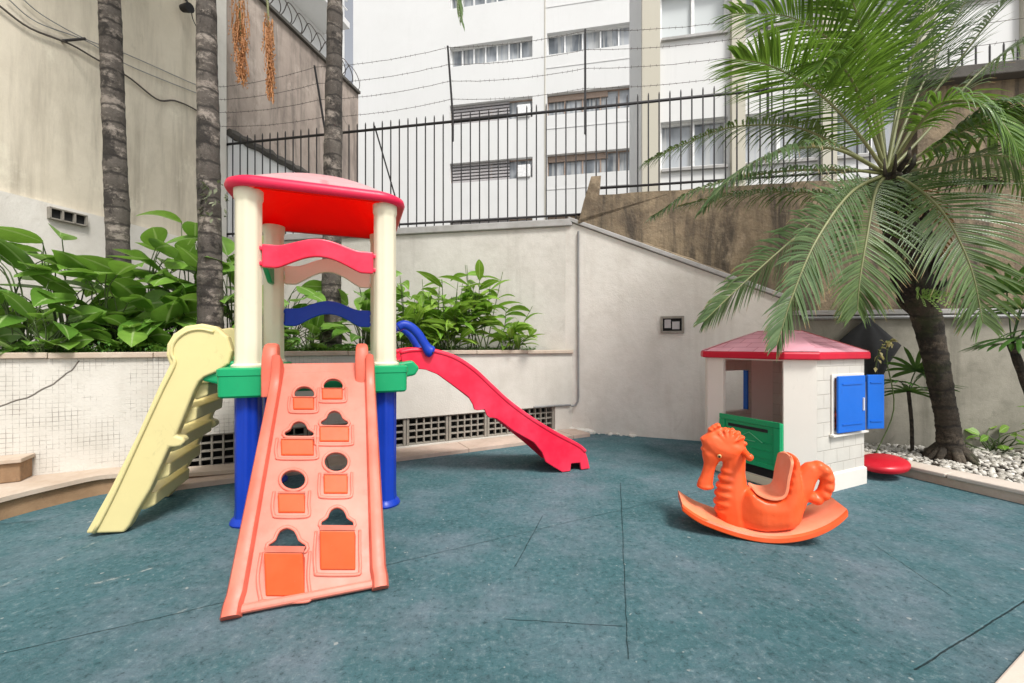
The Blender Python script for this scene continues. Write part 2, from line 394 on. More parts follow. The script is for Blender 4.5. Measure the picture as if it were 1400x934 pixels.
M_floor = floor_mat()
M_ground = stucco('ground_concrete', (.30, .29, .27), (.2, .19, .17))
M_pave = stucco('pale_stone_paving', (.60, .53, .46), (.40, .32, .25), .6, 0, .2)
M_wallw = stucco('white_painted_plaster', (.69, .66, .605), (.52, .485, .43), .6, .35, .5, 1.9, (.40, .36, .31), spots=.28)
M_wallr = stucco('greyish_plaster', (.60, .575, .525), (.44, .415, .365), .7, .4, .5, 1.7, (.30, .28, .24), spots=.28)
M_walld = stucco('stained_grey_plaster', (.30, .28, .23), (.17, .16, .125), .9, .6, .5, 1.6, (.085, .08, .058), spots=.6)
M_cream = stucco('cream_tall_wall', (.70, .635, .515), (.52, .46, .355), .65, .9, .25, .7, (.29, .25, .19), spots=.32, runs=.35)
M_tile = mosaic_mat()
M_brown = stucco('weathered_render', (.42, .35, .30), (.25, .20, .17), .9, .9, .6, .9, (.06, .052, .045), spots=.75, runs=.5)
M_rough = stucco('rough_brown_render', (.27, .205, .13), (.105, .078, .052), 1.0, 1.0, 1.6, 2.6, (.040, .032, .025), fine=38, spots=.85, runs=.85)
M_dark = stucco('blackened_concrete', (.10, .092, .08), (.05, .045, .04), .8, .6, .8)
M_cap = stucco('grey_coping', (.42, .41, .40), (.26, .25, .23), .8, .2, .3, 2.0)
M_stone = stucco('sandstone_slab', (.52, .435, .355), (.38, .28, .20), .8, .1, .35, 3.0, (.25, .17, .10))
M_ochre = stucco('ochre_stone_face', (.34, .215, .12), (.20, .115, .06), .9, .2, .5, 3.0, (.10, .07, .045), spots=.6)
M_pink = stucco('pinkish_stone_kerb', (.54, .42, .35), (.36, .27, .21), .8, .1, .5, 3.0)
M_bldg = stucco('white_facade', (.68, .68, .67), (.60, .60, .585), .5, .5, .05, .2)
M_beige = stucco('beige_facade', (.52, .49, .41), (.5, .46, .36), .3, .3, .1, .3)
M_frame = flat('window_frame_white', (.74, .74, .73), .5)
M_frameb = flat('window_frame_brown', (.30, .22, .17), .6)
M_louv = flat('louvre_grey', (.38, .36, .36), .6)
M_iron = flat('dark_iron', (.035, .033, .035), .55, .3)
M_wire = flat('rusty_wire', (.10, .085, .075), .6, .4)
M_pipe = flat('grey_conduit', (.25, .25, .25), .45, .2)
M_black = flat('black_cloth', (.012, .012, .013), .75, 0, .3, 20)
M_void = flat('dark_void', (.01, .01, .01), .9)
M_conc = stucco('concrete_lattice', (.30, .275, .235), (.16, .145, .12), .7, .3, .5, 4.0)
M_soil = stucco('dark_soil', (.045, .033, .022), (.02, .015, .01), .8, 0, 1.0, 6.0)
M_red = plastic('red_plastic', (.78, .014, .05), .34, .06, (.80, .05, .10))
M_eave = plastic('deep_crimson_plastic', (.52, .006, .03), .36, .06)
M_redlid = plastic('red_lid_plastic', (.46, .01, .022), .3, .1)
M_blue = plastic('blue_plastic', (.003, .035, .36), .36, .1)
M_blue2 = plastic('bright_blue_plastic', (.003, .12, .55), .36, .1)
M_green = plastic('green_plastic', (.004, .30, .115), .36, .12)
M_cr = plastic('cream_plastic', (.66, .62, .47), .36, .07)
M_yel = plastic('pale_yellow_plastic', (.66, .57, .275), .36, .07)
M_peach = plastic('faded_peach_plastic', (.60, .160, .110), .42, .07, (.64, .215, .16))
M_peachl = plastic('pale_peach_plastic', (.74, .50, .40), .42, .06)
M_salmon = plastic('salmon_plastic', (.62, .115, .07), .4, .1, (.66, .17, .115))
M_or = plastic('orange_plastic', (.82, .092, .018), .33, .05, (.84, .13, .04))
M_ork = plastic('deep_orange_plastic', (.62, .072, .010), .38, .06, (.66, .10, .025))
M_orl = plastic('faded_sheen_orange_plastic', (.80, .235, .115), .42, .06, (.82, .34, .21))  # board top faded; seat pale because sky reflection is put into its colour
M_white = plastic('white_plastic', (.70, .67, .61), .42, .05)
M_roofu = plastic('red_translucent_plastic', (.80, .004, .002), .5, .03, None, .55, (1, .012, .005))
M_roofr = plastic('crimson_rim_plastic', (.62, .012, .06), .36, .06)
M_rooft = brick_plastic('faded_sheen_pink_shingle', (.86, .74, .76), (.62, .42, .46), .16, .13, transl=.5, tcol=(1, .06, .04), rough=.35)  # faded pink, lifted towards white by sky reflection painted into the colour
M_roofp = brick_plastic('pink_shingle', (.84, .42, .50), (.42, .12, .17), .22, .085, mort=.005, transl=.25, tcol=(.8, .12, .08), rough=.45)
M_siding = brick_plastic('white_block_siding', (.60, .575, .52), (.43, .40, .35), .17, .105, rough=.5)
M_glass, _t, _b = base('window_glass'); _b.inputs['Roughness'].default_value = .08
_tc = nd(_t, 'ShaderNodeTexCoord').outputs['Object']; _n = ns(_t, mapped(_t, _tc, (1.3, .2, .5)), 1.0, 3, .5); _n2 = ns(_t, mapped(_t, _tc, (7, 1, .3), (3, 1, 1)), 1.0, 2)
_t.links.new(mixc(_t, ramp(_t, _n2, .52, .56, 0, .5), mixc(_t, ramp(_t, _n, .40, .58), (.12, .135, .15), (.36, .38, .40)), (.46, .46, .44)), _b.inputs['Base Color'])  # uneven reflections painted into the glass colour
M_glassl, _t, _b = base('frosted_glass'); _b.inputs['Base Color'].default_value = (.52, .55, .55, 1); _b.inputs['Roughness'].default_value = .25
M_bark = bark('palm_bark', (.052, .043, .036), (.105, .090, .076), (.014, .011, .009), None, .9)
M_bark2 = bark('dark_palm_bark', (.028, .022, .015), (.066, .052, .037), (.010, .008, .006), (.026, .038, .010))
M_bark3 = bark('thin_stem_bark', (.02, .016, .012), (.05, .04, .03), (.01, .01, .008))
M_leafA = leafmat('broad_leaf', (.105, .255, .034), (.24, .44, .070), (.36, .50, .20), .28, .40)
M_leafB = leafmat('light_leaf', (.14, .33, .028), (.36, .56, .075), (.42, .58, .2), .34, .42)
M_leafC = leafmat('ground_leaf', (.04, .13, .018), (.13, .28, .04), None, .45, .25)
M_palm = leafmat('palm_leaflet', (.070, .125, .034), (.145, .225, .070), None, .26, .22, (.35, .22, .10))
M_palmb = leafmat('backlit_palm_leaflet', (.075, .165, .018), (.17, .30, .040), None, .28, .32)  # brighter green, with light through the leaflets put into the colour
M_palmg = leafmat('silvery_palm_leaflet', (.080, .145, .055), (.165, .245, .105), None, .28, .20, (.42, .22, .10))
M_fan = leafmat('fan_palm_leaflet', (.025, .085, .015), (.07, .17, .03), None, .35, .25)
M_rach = flat('palm_midrib', (.20, .21, .09), .5)
M_dead = leafmat('dead_orange_stalk', (.38, .15, .05), (.55, .26, .10), None, .7, .15)
M_stem = flat('plant_stem', (.07, .11, .03), .5)
M_dirt = flat('dry_leaf', (.45, .33, .14), .7)

# ================================================================== GROUND
mb = MB(); mb.face([mb.v(p) for p in ((-600, -600, -.06), (600, -600, -.06), (600, 900, -.06), (-600, 900, -.06))]); struct('ground', mb, M_ground)
mb = MB()
edge = lambda X: 1.336 + .52 * (X - 1.58)
mb.face([mb.v(p) for p in ((-6, edge(-6), 0), (7, edge(7), 0), (7, 8, 0), (-6, 8, 0))]); struct('playground_floor', mb, M_floor)
mb = MB()                                          # stone paving the photographer stands on, one low course above the rubber
mb.prism([(-6, edge(-6), -.05), (7, edge(7), -.05), (7, edge(7) - 5, -.05), (-6, edge(-6) - 5, -.05)], (0, 0, .062)); struct('stone_paving', mb, M_pave, bevel=.006)

# ================================================================== WALLS
A21 = math.atan(.529)
face_at = lambda u: (lambda Y: V(((u - CX) / F * Y, Y, 0)))(4.857 / (1 - .529 * (u - CX) / F))      # point of the planter's front face
W1 = lambda X: 5.42 - .18 * X                      # line of the back wall and its fence
W2 = lambda X: 5.556 - .377 * X                    # raking wall
W2b = lambda X: 4.88 - .16 * X                     # low wall right
W3 = lambda Y: -6.04 + .268 * Y                    # tall wall left (X of Y)

# --- planter: front face wall with ventilation lattices and coping
o0 = face_at(0); planter = thing('planter_wall', 'low white planter wall with mosaic tile patches, a long crack and a row of lattice vents', 'wall', M=rotz(o0, A21))
LP = planter.matrix_basis
fx = lambda u: (LP.inverted() @ face_at(u)).x
xl, xr = -2.2, fx(784); g0, g1 = fx(250), fx(759); GZ0, GZ1 = .05, .345
mb = MB(LP)
mb.box2((xl, 0, GZ1), (xr, .16, 1.005)); mb.box2((xl, 0, -.05), (g0, .16, GZ1)); mb.box2((g1, 0, -.05), (xr, .16, GZ1)); mb.box2((g0, 0, -.05), (g1, .16, GZ0))
mk('wall_face', mb, M_tile, planter)
mb = MB(LP); mb.box2((g0 - .05, .165, 0), (g1 + .05, .5, .42)); mk('recess_shade', mb, M_void, planter)  # black block stands in for the shade behind the lattice openings
npan = 8; pw = (g1 - g0) / npan
for i in range(npan):
    mb = MB(LP); a = g0 + i * pw; b = a + pw
    mb.box2((a + .004, .02, GZ0 + .002), (a + .03, .075, GZ1 - .002)); mb.box2((b - .03, .02, GZ0 + .002), (b - .004, .075, GZ1 - .002))
    for k in range(1, 5): x = lerp(a + .03, b - .03, k / 5); mb.box((x, .05, (GZ0 + GZ1) / 2), (.014, .045, GZ1 - GZ0 - .006))
    for k in range(0, 5): z = lerp(GZ0 + .010, GZ1 - .010, k / 4); mb.box(((a + b) / 2, .051, z), (pw - .062, .040, .014))
    mk('lattice_vent', mb, M_conc, planter)
x = xl; k = 0; random.seed(3)
while x < xr - .05:
    ln = min(random.uniform(.55, .75), xr - x); mb = MB(LP); dz = random.uniform(-.002, .002)
    mb.box2((x + .002, -.03, 1.007 + dz), (x + ln - .002, .17, 1.05 + dz)); mk('coping_stone', mb, M_stone, planter, bevel=.006); x += ln
mb = MB(); pts = [LP @ V((xl, .165, 0)), LP @ V((xr - .1, .165, 0))]
mb.prism([V((pts[0].x, pts[0].y, .8)), V((pts[1].x, pts[1].y, .8)), V((.55, 5.25, .8)), V((-4.3, 6.15, .8)), V((-5.5, 2.2, .8))], (0, 0, .2)); struct('planter_soil', mb, M_soil)
# --- back wall under the fence
bw = thing('back_wall', 'white plastered wall with stone coping that carries the iron fence behind the planter', 'wall', (-1.5, 5.7, 0))
mb = MB(); mb.prism([V((-4.5, W1(-4.5), 0)), V((.73, W1(.73), 0)), V((.73, W1(.73), 2.64)), V((-4.5, W1(-4.5), 2.64))], (.04, .22, 0)); mk('wall_face', mb, M_wallr, bw)
mb = MB(); mb.prism([V((-4.5, W1(-4.5) - .04, 2.643)), V((.77, W1(.77) - .04, 2.643)), V((.77, W1(.77) - .04, 2.735)), V((-4.5, W1(-4.5) - .04, 2.735))], (.05, .30, 0)); mk('coping', mb, M_cap, bw, bevel=.01)
# --- raking wall + low wall
rw = thing('raking_wall', 'pale plastered wall with a sloping top, running behind the plastic playhouse', 'wall', (2, 4.8, 0))
X0, X1, X2 = .60, 2.98, 6.6
n2 = V((.353, .936, 0)) * .16; n2b = V((.158, .987, 0)) * .16
def top2(X): return 2.635 + (1.585 - 2.635) * (X - .86) / (2.98 - .86)
mb = MB(); mb.prism([V((X0, W2(X0), -.05)), V((X1, W2(X1), -.05)), V((X1, W2(X1), top2(X1))), V((.74, W2(.74), top2(.74))), V((X0, W2(X0), 2.64))], n2); mk('wall_face', mb, M_wallw, rw)
mb = MB(); a, b = V((.72, W2(.72) - .03, top2(.72) + .003)), V((X1 + .02, W2(X1 + .02) - .03, top2(X1) - .008)); mb.prism([a, b, b + V((0, 0, .055)), a + V((0, 0, .055))], n2 * 1.45); mk('sloping_coping', mb, M_cap, rw, bevel=.008)
lw = thing('low_wall', 'stained grey garden wall behind the gravel bed and the palm', 'wall', (4, 4.2, 0))
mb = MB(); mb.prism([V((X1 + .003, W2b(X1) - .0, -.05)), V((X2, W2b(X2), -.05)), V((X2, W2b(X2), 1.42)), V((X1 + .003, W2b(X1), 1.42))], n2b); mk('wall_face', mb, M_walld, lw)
mb = MB(); mb.prism([V((X1 + .05, W2b(X1) - .05, 1.424)), V((X2, W2b(X2) - .04, 1.424)), V((X2, W2b(X2) - .04, 1.475)), V((X1 + .05, W2b(X1) - .05, 1.475))], n2b * 1.5); mk('coping', mb, M_cap, lw, bevel=.008)
mb = MB(); mb.tube([V((X1 + .1, W2b(X1) - .05, 1.395)), V((X2, W2b(X2) - .05, 1.395))], .018, 8); mk('handrail_pipe', mb, M_pipe, lw)
# soil ledge between low walls and the rough wall
mb = MB(); mb.prism([V((.95, W2(.95) + .17, 1.2)), V((X1, W2(X1) + .17, 1.2)), V((X2, W2b(X2) + .17, 1.2)), V((X2, W1(X2) - .01, 1.2)), V((.95, W1(.95) - .005, 1.2))], (0, 0, .22)); struct('ledge_soil', mb, M_dark)
# --- rough brown wall in the fence line, right
Wr = lambda X: W1(X) - .07
br = thing('rough_wall', 'rough brown rendered wall with peeling stains under the fence, behind the palm fronds', 'wall', (3, 4.85, 0))
mb = MB(); a = .84; b = 4.46
pts = [V((a, Wr(a), top2(a) + .056)), V((1.9, Wr(1.9), top2(1.9) + .056)), V((1.93, Wr(1.93), 1.2)), V((b, Wr(b), 1.2)), V((b, Wr(b), 2.98))]
for i in range(1, 18): X = lerp(b, 1.12, i / 18); pts.append(V((X, Wr(X), 3.0 + .03 * noise.noise(V((X * 5, 0, 0))))))
pts += [V((1.10, Wr(1.1), 3.0)), V((1.12, Wr(1.12), 3.24)), V((1.0, Wr(1.), 3.24)), V((.93, Wr(.93), 3.0))]
for i in range(1, 5): pts.append(V((lerp(.93, a, i / 4), Wr(lerp(.93, a, i / 4)), lerp(3.0, 2.66, i / 4) + random.uniform(-.01, .02))))
mb.prism(pts, (.03, .26, 0)); mk('wall_face', mb, M_rough, br)
# dark eroded ledge along the foot of the brown wall
mb = MB(); pth = []
for i in range(26):
    X = lerp(.80, 3.2, i / 25); pth.append(V((X, W2(X) + .19 + .03 * noise.noise(V((X * 7, 1, 0))), top2(X) + .075 + .05 * noise.noise(V((X * 4, 3, 0))))))
mb.tube(pth, [lerp(.115, .07, i / 25) + .04 * noise.noise(V((i * .7, 0, 5))) for i in range(26)], 7, sq=(.8, 1.2)); mk('eroded_ledge', mb, M_rough, br)
hw = thing('high_wall', 'tall brown wall with a dark overhanging slab behind the palm, at the right edge', 'wall', (5.5, 4.4, 0))
mb = MB(); a, b = 4.47, 8.5; mb.prism([V((a, Wr(a) - .03, 1.2)), V((b, Wr(b) - .03, 1.2)), V((b, Wr(b) - .03, 3.94)), V((a, Wr(a) - .03, 3.94))], (.03, .3, 0)); mk('wall_face', mb, M_rough, hw)
mb = MB(); a -= .06; mb.prism([V((a, Wr(a) - .16, 3.943)), V((b, Wr(b) - .16, 3.943)), V((b, Wr(b) - .16, 4.07)), V((a, Wr(a) - .16, 4.07))], (.03, .5, 0)); mk('cap_slab', mb, M_dark, hw, bevel=.01)
# --- tall cream wall, left
d3 = V((.2589, .9659, 0)); nL = V((-.9659, .2589, 0)) * .3
tw = thing('tall_wall', 'tall cream wall of the neighbouring building with water stains, on the left', 'wall', (-5.2, 3, 0))
a, b = V((W3(-2.5), -2.5, 0)), V((W3(6.21), 6.21, 0))
mb = MB(); mb.prism([a, b, b + V((0, 0, 9.5)), a + V((0, 0, 9.5))], nL); mk('wall_face', mb, M_cream, tw)
c = V((W3(5.95), 5.95, 0)); mb = MB(); off = V((.0483, -.013, 0)); mb.prism([a + off, c + off, c + off + V((0, 0, 2.58)), a + off + V((0, 0, 2.65))], -off * .94); mk('whitewashed_base', mb, M_wallw, tw)
bq = b - d3 * .17; mb = MB(); off = V((.058, -.0155, 0)); mb.prism([bq + off, b + off, b + off + V((0, 0, 9.5)), bq + off + V((0, 0, 9.5))], -off * .95); mk('corner_strip', mb, M_wallw, tw)
pc = onplane(91, 297, a + V((.05, 0, 0)), nL.normalized())
mb = MB(frame(pc, d3, nL.normalized(), V((0, 0, 1))))
for z in (-.05, .05): mb.box((0, -.02, z * 1.1), (.31, .05, .014))
for xx in (-.15, -.05, .05, .15): mb.box((xx, -.02, 0), (.016, .05, .12))
mk('vent_block', mb, M_conc, tw); mb = MB(frame(pc, d3, nL.normalized(), V((0, 0, 1)))); mb.box((0, -.008, 0), (.29, .012, .1)); mk('hole_shade', mb, M_void, tw)  # black panel imitates the shade inside the block's holes
# --- stained wall beyond
a, b = V((W3(6.26), 6.26, 0)), V((W3(9.39), 9.39, 0))
sw = thing('stained_wall', 'brown stained boundary wall topped with razor wire, behind the left end of the fence', 'wall', (-4, 8, 0))
mb = MB(); mb.prism([a + V((0, 0, 4.36)), b + V((0, 0, 4.36)), b + V((0, 0, 6.86)), a + V((0, 0, 6.86))], nL); mk('wall_face', mb, M_brown, sw)
mb = MB(); off = V((.03, -.008, 0)); mb.prism([a + off, b + off, b + off + V((0, 0, 4.33)), a + off + V((0, 0, 4.33))], nL); mk('white_base', mb, M_bldg, sw)
mb = MB(); mb.prism([a + off * 2 + V((0, 0, 6.863)), b + off * 2 + V((0, 0, 6.863)), b + off * 2 + V((0, 0, 6.92)), a + off * 2 + V((0, 0, 6.92))], nL * 1.3); mk('metal_cap', mb, M_dark, sw)
mb = MB(); mb.tube([a + off * 1.5 + V((0, 0, 4.36))] + [lerp(a, b, i / 30) + off * 1.3 + V((0, 0, 4.36 + .05 * noise.noise(V((i * .9, 2, 2))))) for i in range(1, 31)], [.06 + .05 * abs(noise.noise(V((i * .5, 7, 1)))) for i in range(31)], 7); mk('mould_streak', mb, M_dark, sw)
mb = MB(); pth = []
for i in range(560):
    t = i / 559; q = lerp(a, b, t) + nL * .5; an = t * 2 * PI * 13
    pth.append(q + d3 * (.10 * math.sin(an * 2.0)) + V((nL.x, nL.y, 0)).normalized() * .23 * math.cos(an) + V((0, 0, 7.16 + .23 * math.sin(an))))
mb.tube(pth, .009, 4); tag(mk('razor_wire_coil', mb, M_wire), 'coil of razor wire along the top of the brown stained wall', 'razor wire')

# ================================================================== STEPS, KERBS, GRAVEL BED
kb = [(-.4 * 0 - 3.30, 1.2), (-3.24, 2.2), (-3.21, 2.57), (-3.13, 2.83), (-3.00, 3.04), (-2.72, 3.20), (-2.30, 3.40)]
kz = [.15, .15, .15, .15, .148, .10, .075]
st = thing('stone_ledge', 'low sandstone ledge with an ochre riser curving along the planter at far left', 'ledge', (-3.3, 2.6, 0))
top, bot = [], []
sp = spline([(x, y, z) for (x, y), z in zip(kb, kz)], 40)
def wallpt(p):                                     # nearest point on the planter face, just clear of it
    q = LP.inverted() @ p; return LP @ V((q.x, -.002, p.z))
mb = MB(); mb2 = MB()
fr = [V((p.x, p.y, p.z - .03)) for p in sp]; bk = [wallpt(p + V((0, 0, -.03))) if p.y > 2.2 else V((-4.3, p.y, p.z - .03)) for p in sp]
mb.loft([[V((f.x + .012, f.y - .01, f.z)), V((f.x + .012, f.y - .01, f.z + .03)), V((k.x, k.y, k.z + .03)), V((k.x, k.y, k.z))] for f, k in zip(fr, bk)], smooth=False); mk('ledge_top', mb, M_stone, st)
mb2.loft([[V((f.x - .012, f.y + .01, -.02)), V((f.x - .012, f.y + .01, f.z - .002)), V((f.x - .12, f.y + .08, f.z - .002)), V((f.x - .12, f.y + .08, -.02))] for f in fr], smooth=False); mk('riser', mb2, M_ochre, st)
s2 = thing('stone_step', 'short ochre stone step with a pale tread against the tiled planter wall at far left', 'step', M=LP @ Matrix.Translation((-.1, 0, .15)))
mb = MB(LP); mb.box2((-1.2, -.16, .152), (.165, -.004, .285)); mk('step_block', mb, M_ochre, s2, bevel=.008)
mb = MB(LP); mb.box2((-1.22, -.185, .288), (.18, -.004, .318)); mk('step_tread', mb, M_stone, s2, bevel=.006)
mb = MB(LP); x = fx(246); random.seed(8)           # kerb in front of the lattice vents
kr = thing('stone_kerb', 'flat pinkish stone kerb between the blue rubber floor and the lattice vents', 'kerb', M=LP.copy())
while x < xr - .02:
    ln = min(random.uniform(.5, .8), xr - x); mb = MB(LP); mb.box2((x + .002, -.345, -.03), (x + ln - .002, -.004, .04 + random.uniform(-.002, .003))); mk('kerb_stone', mb, M_pink, kr, bevel=.006); x += ln
# broken plaster at the corner
mb = MB(); random.seed(5)
for i in range(26):
    X = random.uniform(.72, 1.5); r = random.uniform(.012, .04) * (1.4 if X < 1.0 else .6)
    mb.ball((X, W2(X) - random.uniform(.0, .07), r * .4), (r * 1.5, r, r * .8), sub=1)
tag(mk('plaster_rubble', mb, M_wallw), 'crumbs of fallen plaster heaped at the foot of the raking wall by the slide end', 'rubble', kind='stuff')
# gravel bed, right
bA, bB = G(1215, 646), G(1400, 690); bd = (bB - bA).normalized(); bn = V((-bd.y, bd.x, 0)); bn = bn if bn.x > 0 else -bn
E0, E1 = bA - bd * .62, bA + bd * 3.2
gk = thing('gravel_bed_kerb', 'kerb of worn pale slabs on a rough stone riser, edging the white gravel bed', 'kerb', E0)
x = 0; random.seed(4); tot = (E1 - E0).length
MG = frame(E0, bd, bn, V((0, 0, 1)))
while x < tot:
    ln = random.uniform(.45, .6); mb = MB(MG); mb.box2((x + .003, -.015, .067), (x + ln - .003, .20, .10 + random.uniform(-.003, .004))); mk('kerb_slab', mb, M_pave, gk, bevel=.008)
    x += ln
mb = MB(MG); mb.box2((0, .004, -.03), (tot, .19, .065)); mk('riser', mb, M_stone, gk)
mb = MB(); q0, q1 = E0 + bn * .205, E1 + bn * .205
mb.prism([V((q0.x, q0.y, -.03)), V((q1.x, q1.y, -.03)), V((7, 1, -.03)), V((7, W2b(7), -.03)), V((3.05, W2b(3.05) - .01, -.03))], (0, 0, .09)); struct('gravel_soil', mb, M_soil)
random.seed(21); mb = MB(); cnt = 0
ico = bmesh.new(); bmesh.ops.create_icosphere(ico, subdivisions=1, radius=1); iv = [v.co.copy() for v in ico.verts]; il = [[v.index for v in f.verts] for f in ico.faces]; ico.free()
while cnt < 2600:
    s_, q_ = random.uniform(0, tot), random.uniform(.2, 2.2); p = E0 + bd * s_ + bn * q_
    if p.y > W2b(p.x) - .03 or p.x > 6.2 or p.x < 3.1 + (0): continue
    if p.y < 2.0: continue
    if noise.noise(V((p.x * 2.3, p.y * 2.3, 0))) + .55 < random.random() * .75: continue
    r = random.uniform(.012, .027); rm = Matrix.Rotation(random.uniform(0, 6.3), 4, 'Z') @ Matrix.Rotation(random.uniform(-.5, .5), 4, 'X')
    sc = V((r * random.uniform(1, 1.5), r * random.uniform(.75, 1.1), r * random.uniform(.5, .8)))
    vs = [mb.v(p + V((0, 0, .066 + random.uniform(0, .02))) + rm @ V((c_.x * sc.x, c_.y * sc.y, c_.z * sc.z)) * (1 + .18 * noise.noise(c_ * 2 + V((cnt, 0, 0))))) for c_ in iv]
    for f in il: mb.face([vs[i] for i in f], smooth=True)
    cnt += 1
def pebmat():
    m, t, b = base('white_pebbles'); geo = nd(t, 'ShaderNodeNewGeometry')
    c = mixc(t, geo.outputs['Random Per Island'], (.30, .275, .23), (.66, .63, .57)); t.links.new(c, b.inputs['Base Color']); b.inputs['Roughness'].default_value = .7; return m
tag(mk('white_pebbles', mb, pebmat(), sharp=0), 'loose white and grey pebbles covering the bed round the palm', 'gravel', kind='stuff')

# ================================================================== IRON FENCE + BARBED WIRE
fn = thing('iron_fence', 'dark iron railing of thin upright bars on top of the back wall', 'fence', (-4.38, W1(-4.38), 2.73))
fY = lambda X: W1(X) + .03
zt, zb = 4.165, 2.80
mb = MB(); mb.tube([V((-4.38, fY(-4.38), zt)), V((8.4, fY(8.4), zt))], .020, 4, sq=(1, .6)); mk('top_rail', mb, M_iron, fn, sharp=0)
mb = MB(); mb.tube([V((-4.38, fY(-4.38), zb)), V((.98, fY(.98), zb))], .016, 4); mk('bottom_rail', mb, M_iron, fn, sharp=0)
mb = MB(); mb.tube([V((1.13, fY(1.13), 3.12)), V((4.46, fY(4.46), 3.12))], .016, 4); mk('raised_bottom_rail', mb, M_iron, fn, sharp=0)
def picket(z0, z1):
    mb = MB(); mb.tube([V((0, 0, z0)), V((0, 0, z1 - .03)), V((0, 0, z1))], [.0095, .0095, .004], 5); return mb
protos = {}
X = -4.36; i = 0
while X < 7.2:
    kind_ = 'long' if X < 1.02 else ('mid' if X < 4.4 else 'short')
    z0 = {'long': 2.736, 'mid': 3.01, 'short': 4.07}[kind_]; z1 = 4.275 if kind_ != 'short' else 4.42
    if kind_ not in protos:
        mbp = picket(z0, z1)
        for vtx in mbp.bm.verts: vtx.co += V((X, fY(X), 0))
        protos[kind_] = (mk('picket', mbp, M_iron, fn), X)
    else:
        src, xs = protos[kind_]; inst('picket', src, fn, V((X - xs, fY(X) - fY(xs), 0)))
    X += .1265; i += 1
for (u0, v0, u1, v1) in ((512, 172, 533, 262),):
    mb = MB(); a = onplane(u0, v0, V((0, fY(0), 0)), V((.18, 1, 0))); b = onplane(u1, v1, V((0, fY(0) + .0, 0)), V((.18, 1, 0))); mb.tube([a, b + V((0, .3, 0))], .011, 5); mk('brace', mb, M_iron, fn)
bwr = thing('barbed_wire', 'four strands of barbed wire on leaning posts above the iron fence', 'barbed wire', (-4.3, W1(-4.3), 4.2))
posts = [(430, 90, 445, 182), (612, 63, 619, 158), (800, 40, 800, 146), (1048, 20, 1050, 120)]
tops = []
nF = V((.18, 1, 0))
for (ut, vt, ub, vb) in posts:
    a = onplane(ut, vt, V((0, fY(0) - .12, 0)), nF); b = onplane(ub, vb, V((0, fY(0) - .03, 0)), nF); mb = MB(); mb.tube([b - V((0, 0, .35)), b, a], [.016, .016, .014], 5); mk('post', mb, M_iron, bwr); tops.append((a, b))
a, b = tops[0]; tops.insert(0, (V((-4.40, a.y + .15, a.z - .2)), V((-4.40, b.y + .15, b.z - .0)))); tops.append((V((8.0, 3.9, 5.2)), V((8.0, 3.95, 4.3))))
random.seed(2)
for k, f in enumerate((.98, .74, .50, .24)):
    pth = []; mb = MB()
    for i in range(len(tops) - 1):
        p, q = lerp(tops[i][1], tops[i][0], f), lerp(tops[i + 1][1], tops[i + 1][0], f)
        for j in range(14):
            t = j / 14; z = -.05 * 4 * t * (1 - t) + .008 * noise.noise(V((i * 9 + j * .8, k, 0))); pth.append(lerp(p, q, t) + V((0, 0, z)))
    pth.append(q); mb.tube(pth, .0032, 4)
    for j in range(0, len(pth) - 1):
        for s_ in (.25, .75):
            c = lerp(pth[j], pth[j + 1], s_); dv = V((random.uniform(-.3, .3), random.uniform(-1, 1), random.uniform(-1, 1))).normalized() * .018; mb.tube([c - dv, c + dv], .0022, 3)
    mk('wire_strand', mb, M_wire, bwr, sharp=0)

# conduit on the raking wall, junction box
mb = MB(); pp = [P(788, 316, 5.2), P(788, 400, 5.2), P(788, 500, 5.17), P(787, 540, 5.16)]
X = .80; wy = lambda X: W2(X) - .02
xp = .845
pth = [V((xp, wy(xp), 2.56)), V((xp, wy(xp), .45)), V((xp - .008, wy(xp), .39)), V((xp - .04, wy(xp) - .0, .345)), V((xp - .09, wy(xp) - .02, .335))]
q = LP @ V((xr - .25, -.014, .352)); pth += [LP @ V((xr - .06, -.02, .345)), q, LP @ V((xr - .6, -.012, .352))]
mb.tube(pth, .013, 8); tag(mk('conduit_pipe', mb, M_pipe), 'thin grey conduit pipe running down the corner of the raking wall', 'pipe')
nW2 = V((.353, .936, 0)); pj = onplane(919, 444, V((1, W2(1), 0)), nW2); MJ = frame(pj, V((.936, -.353, 0)), nW2, V((0, 0, 1)))
jb = thing('electrical_box', 'small rusty electrical box set in the middle of the raking wall', 'junction box', M=MJ)
mb = MB(MJ); mb.plate([(-.13, -.004, -.10), (.13, -.004, -.10), (.13, -.004, .10), (-.13, -.004, .10)], [[(-.105, -.004, -.075), (.105, -.004, -.075), (.105, -.004, .075), (-.105, -.004, .075)]], (0, -.022, 0)); mk('box_frame', mb, M_conc, jb)
mb = MB(MJ); mb.box((0, -.008, 0), (.205, .008, .145)); mk('box_back', mb, M_void, jb)
mb = MB(MJ); mb.box((-.05, -.018, .01), (.07, .012, .10)); mb.box((.04, -.018, -.01), (.08, .012, .09)); mk('socket', mb, M_louv, jb)
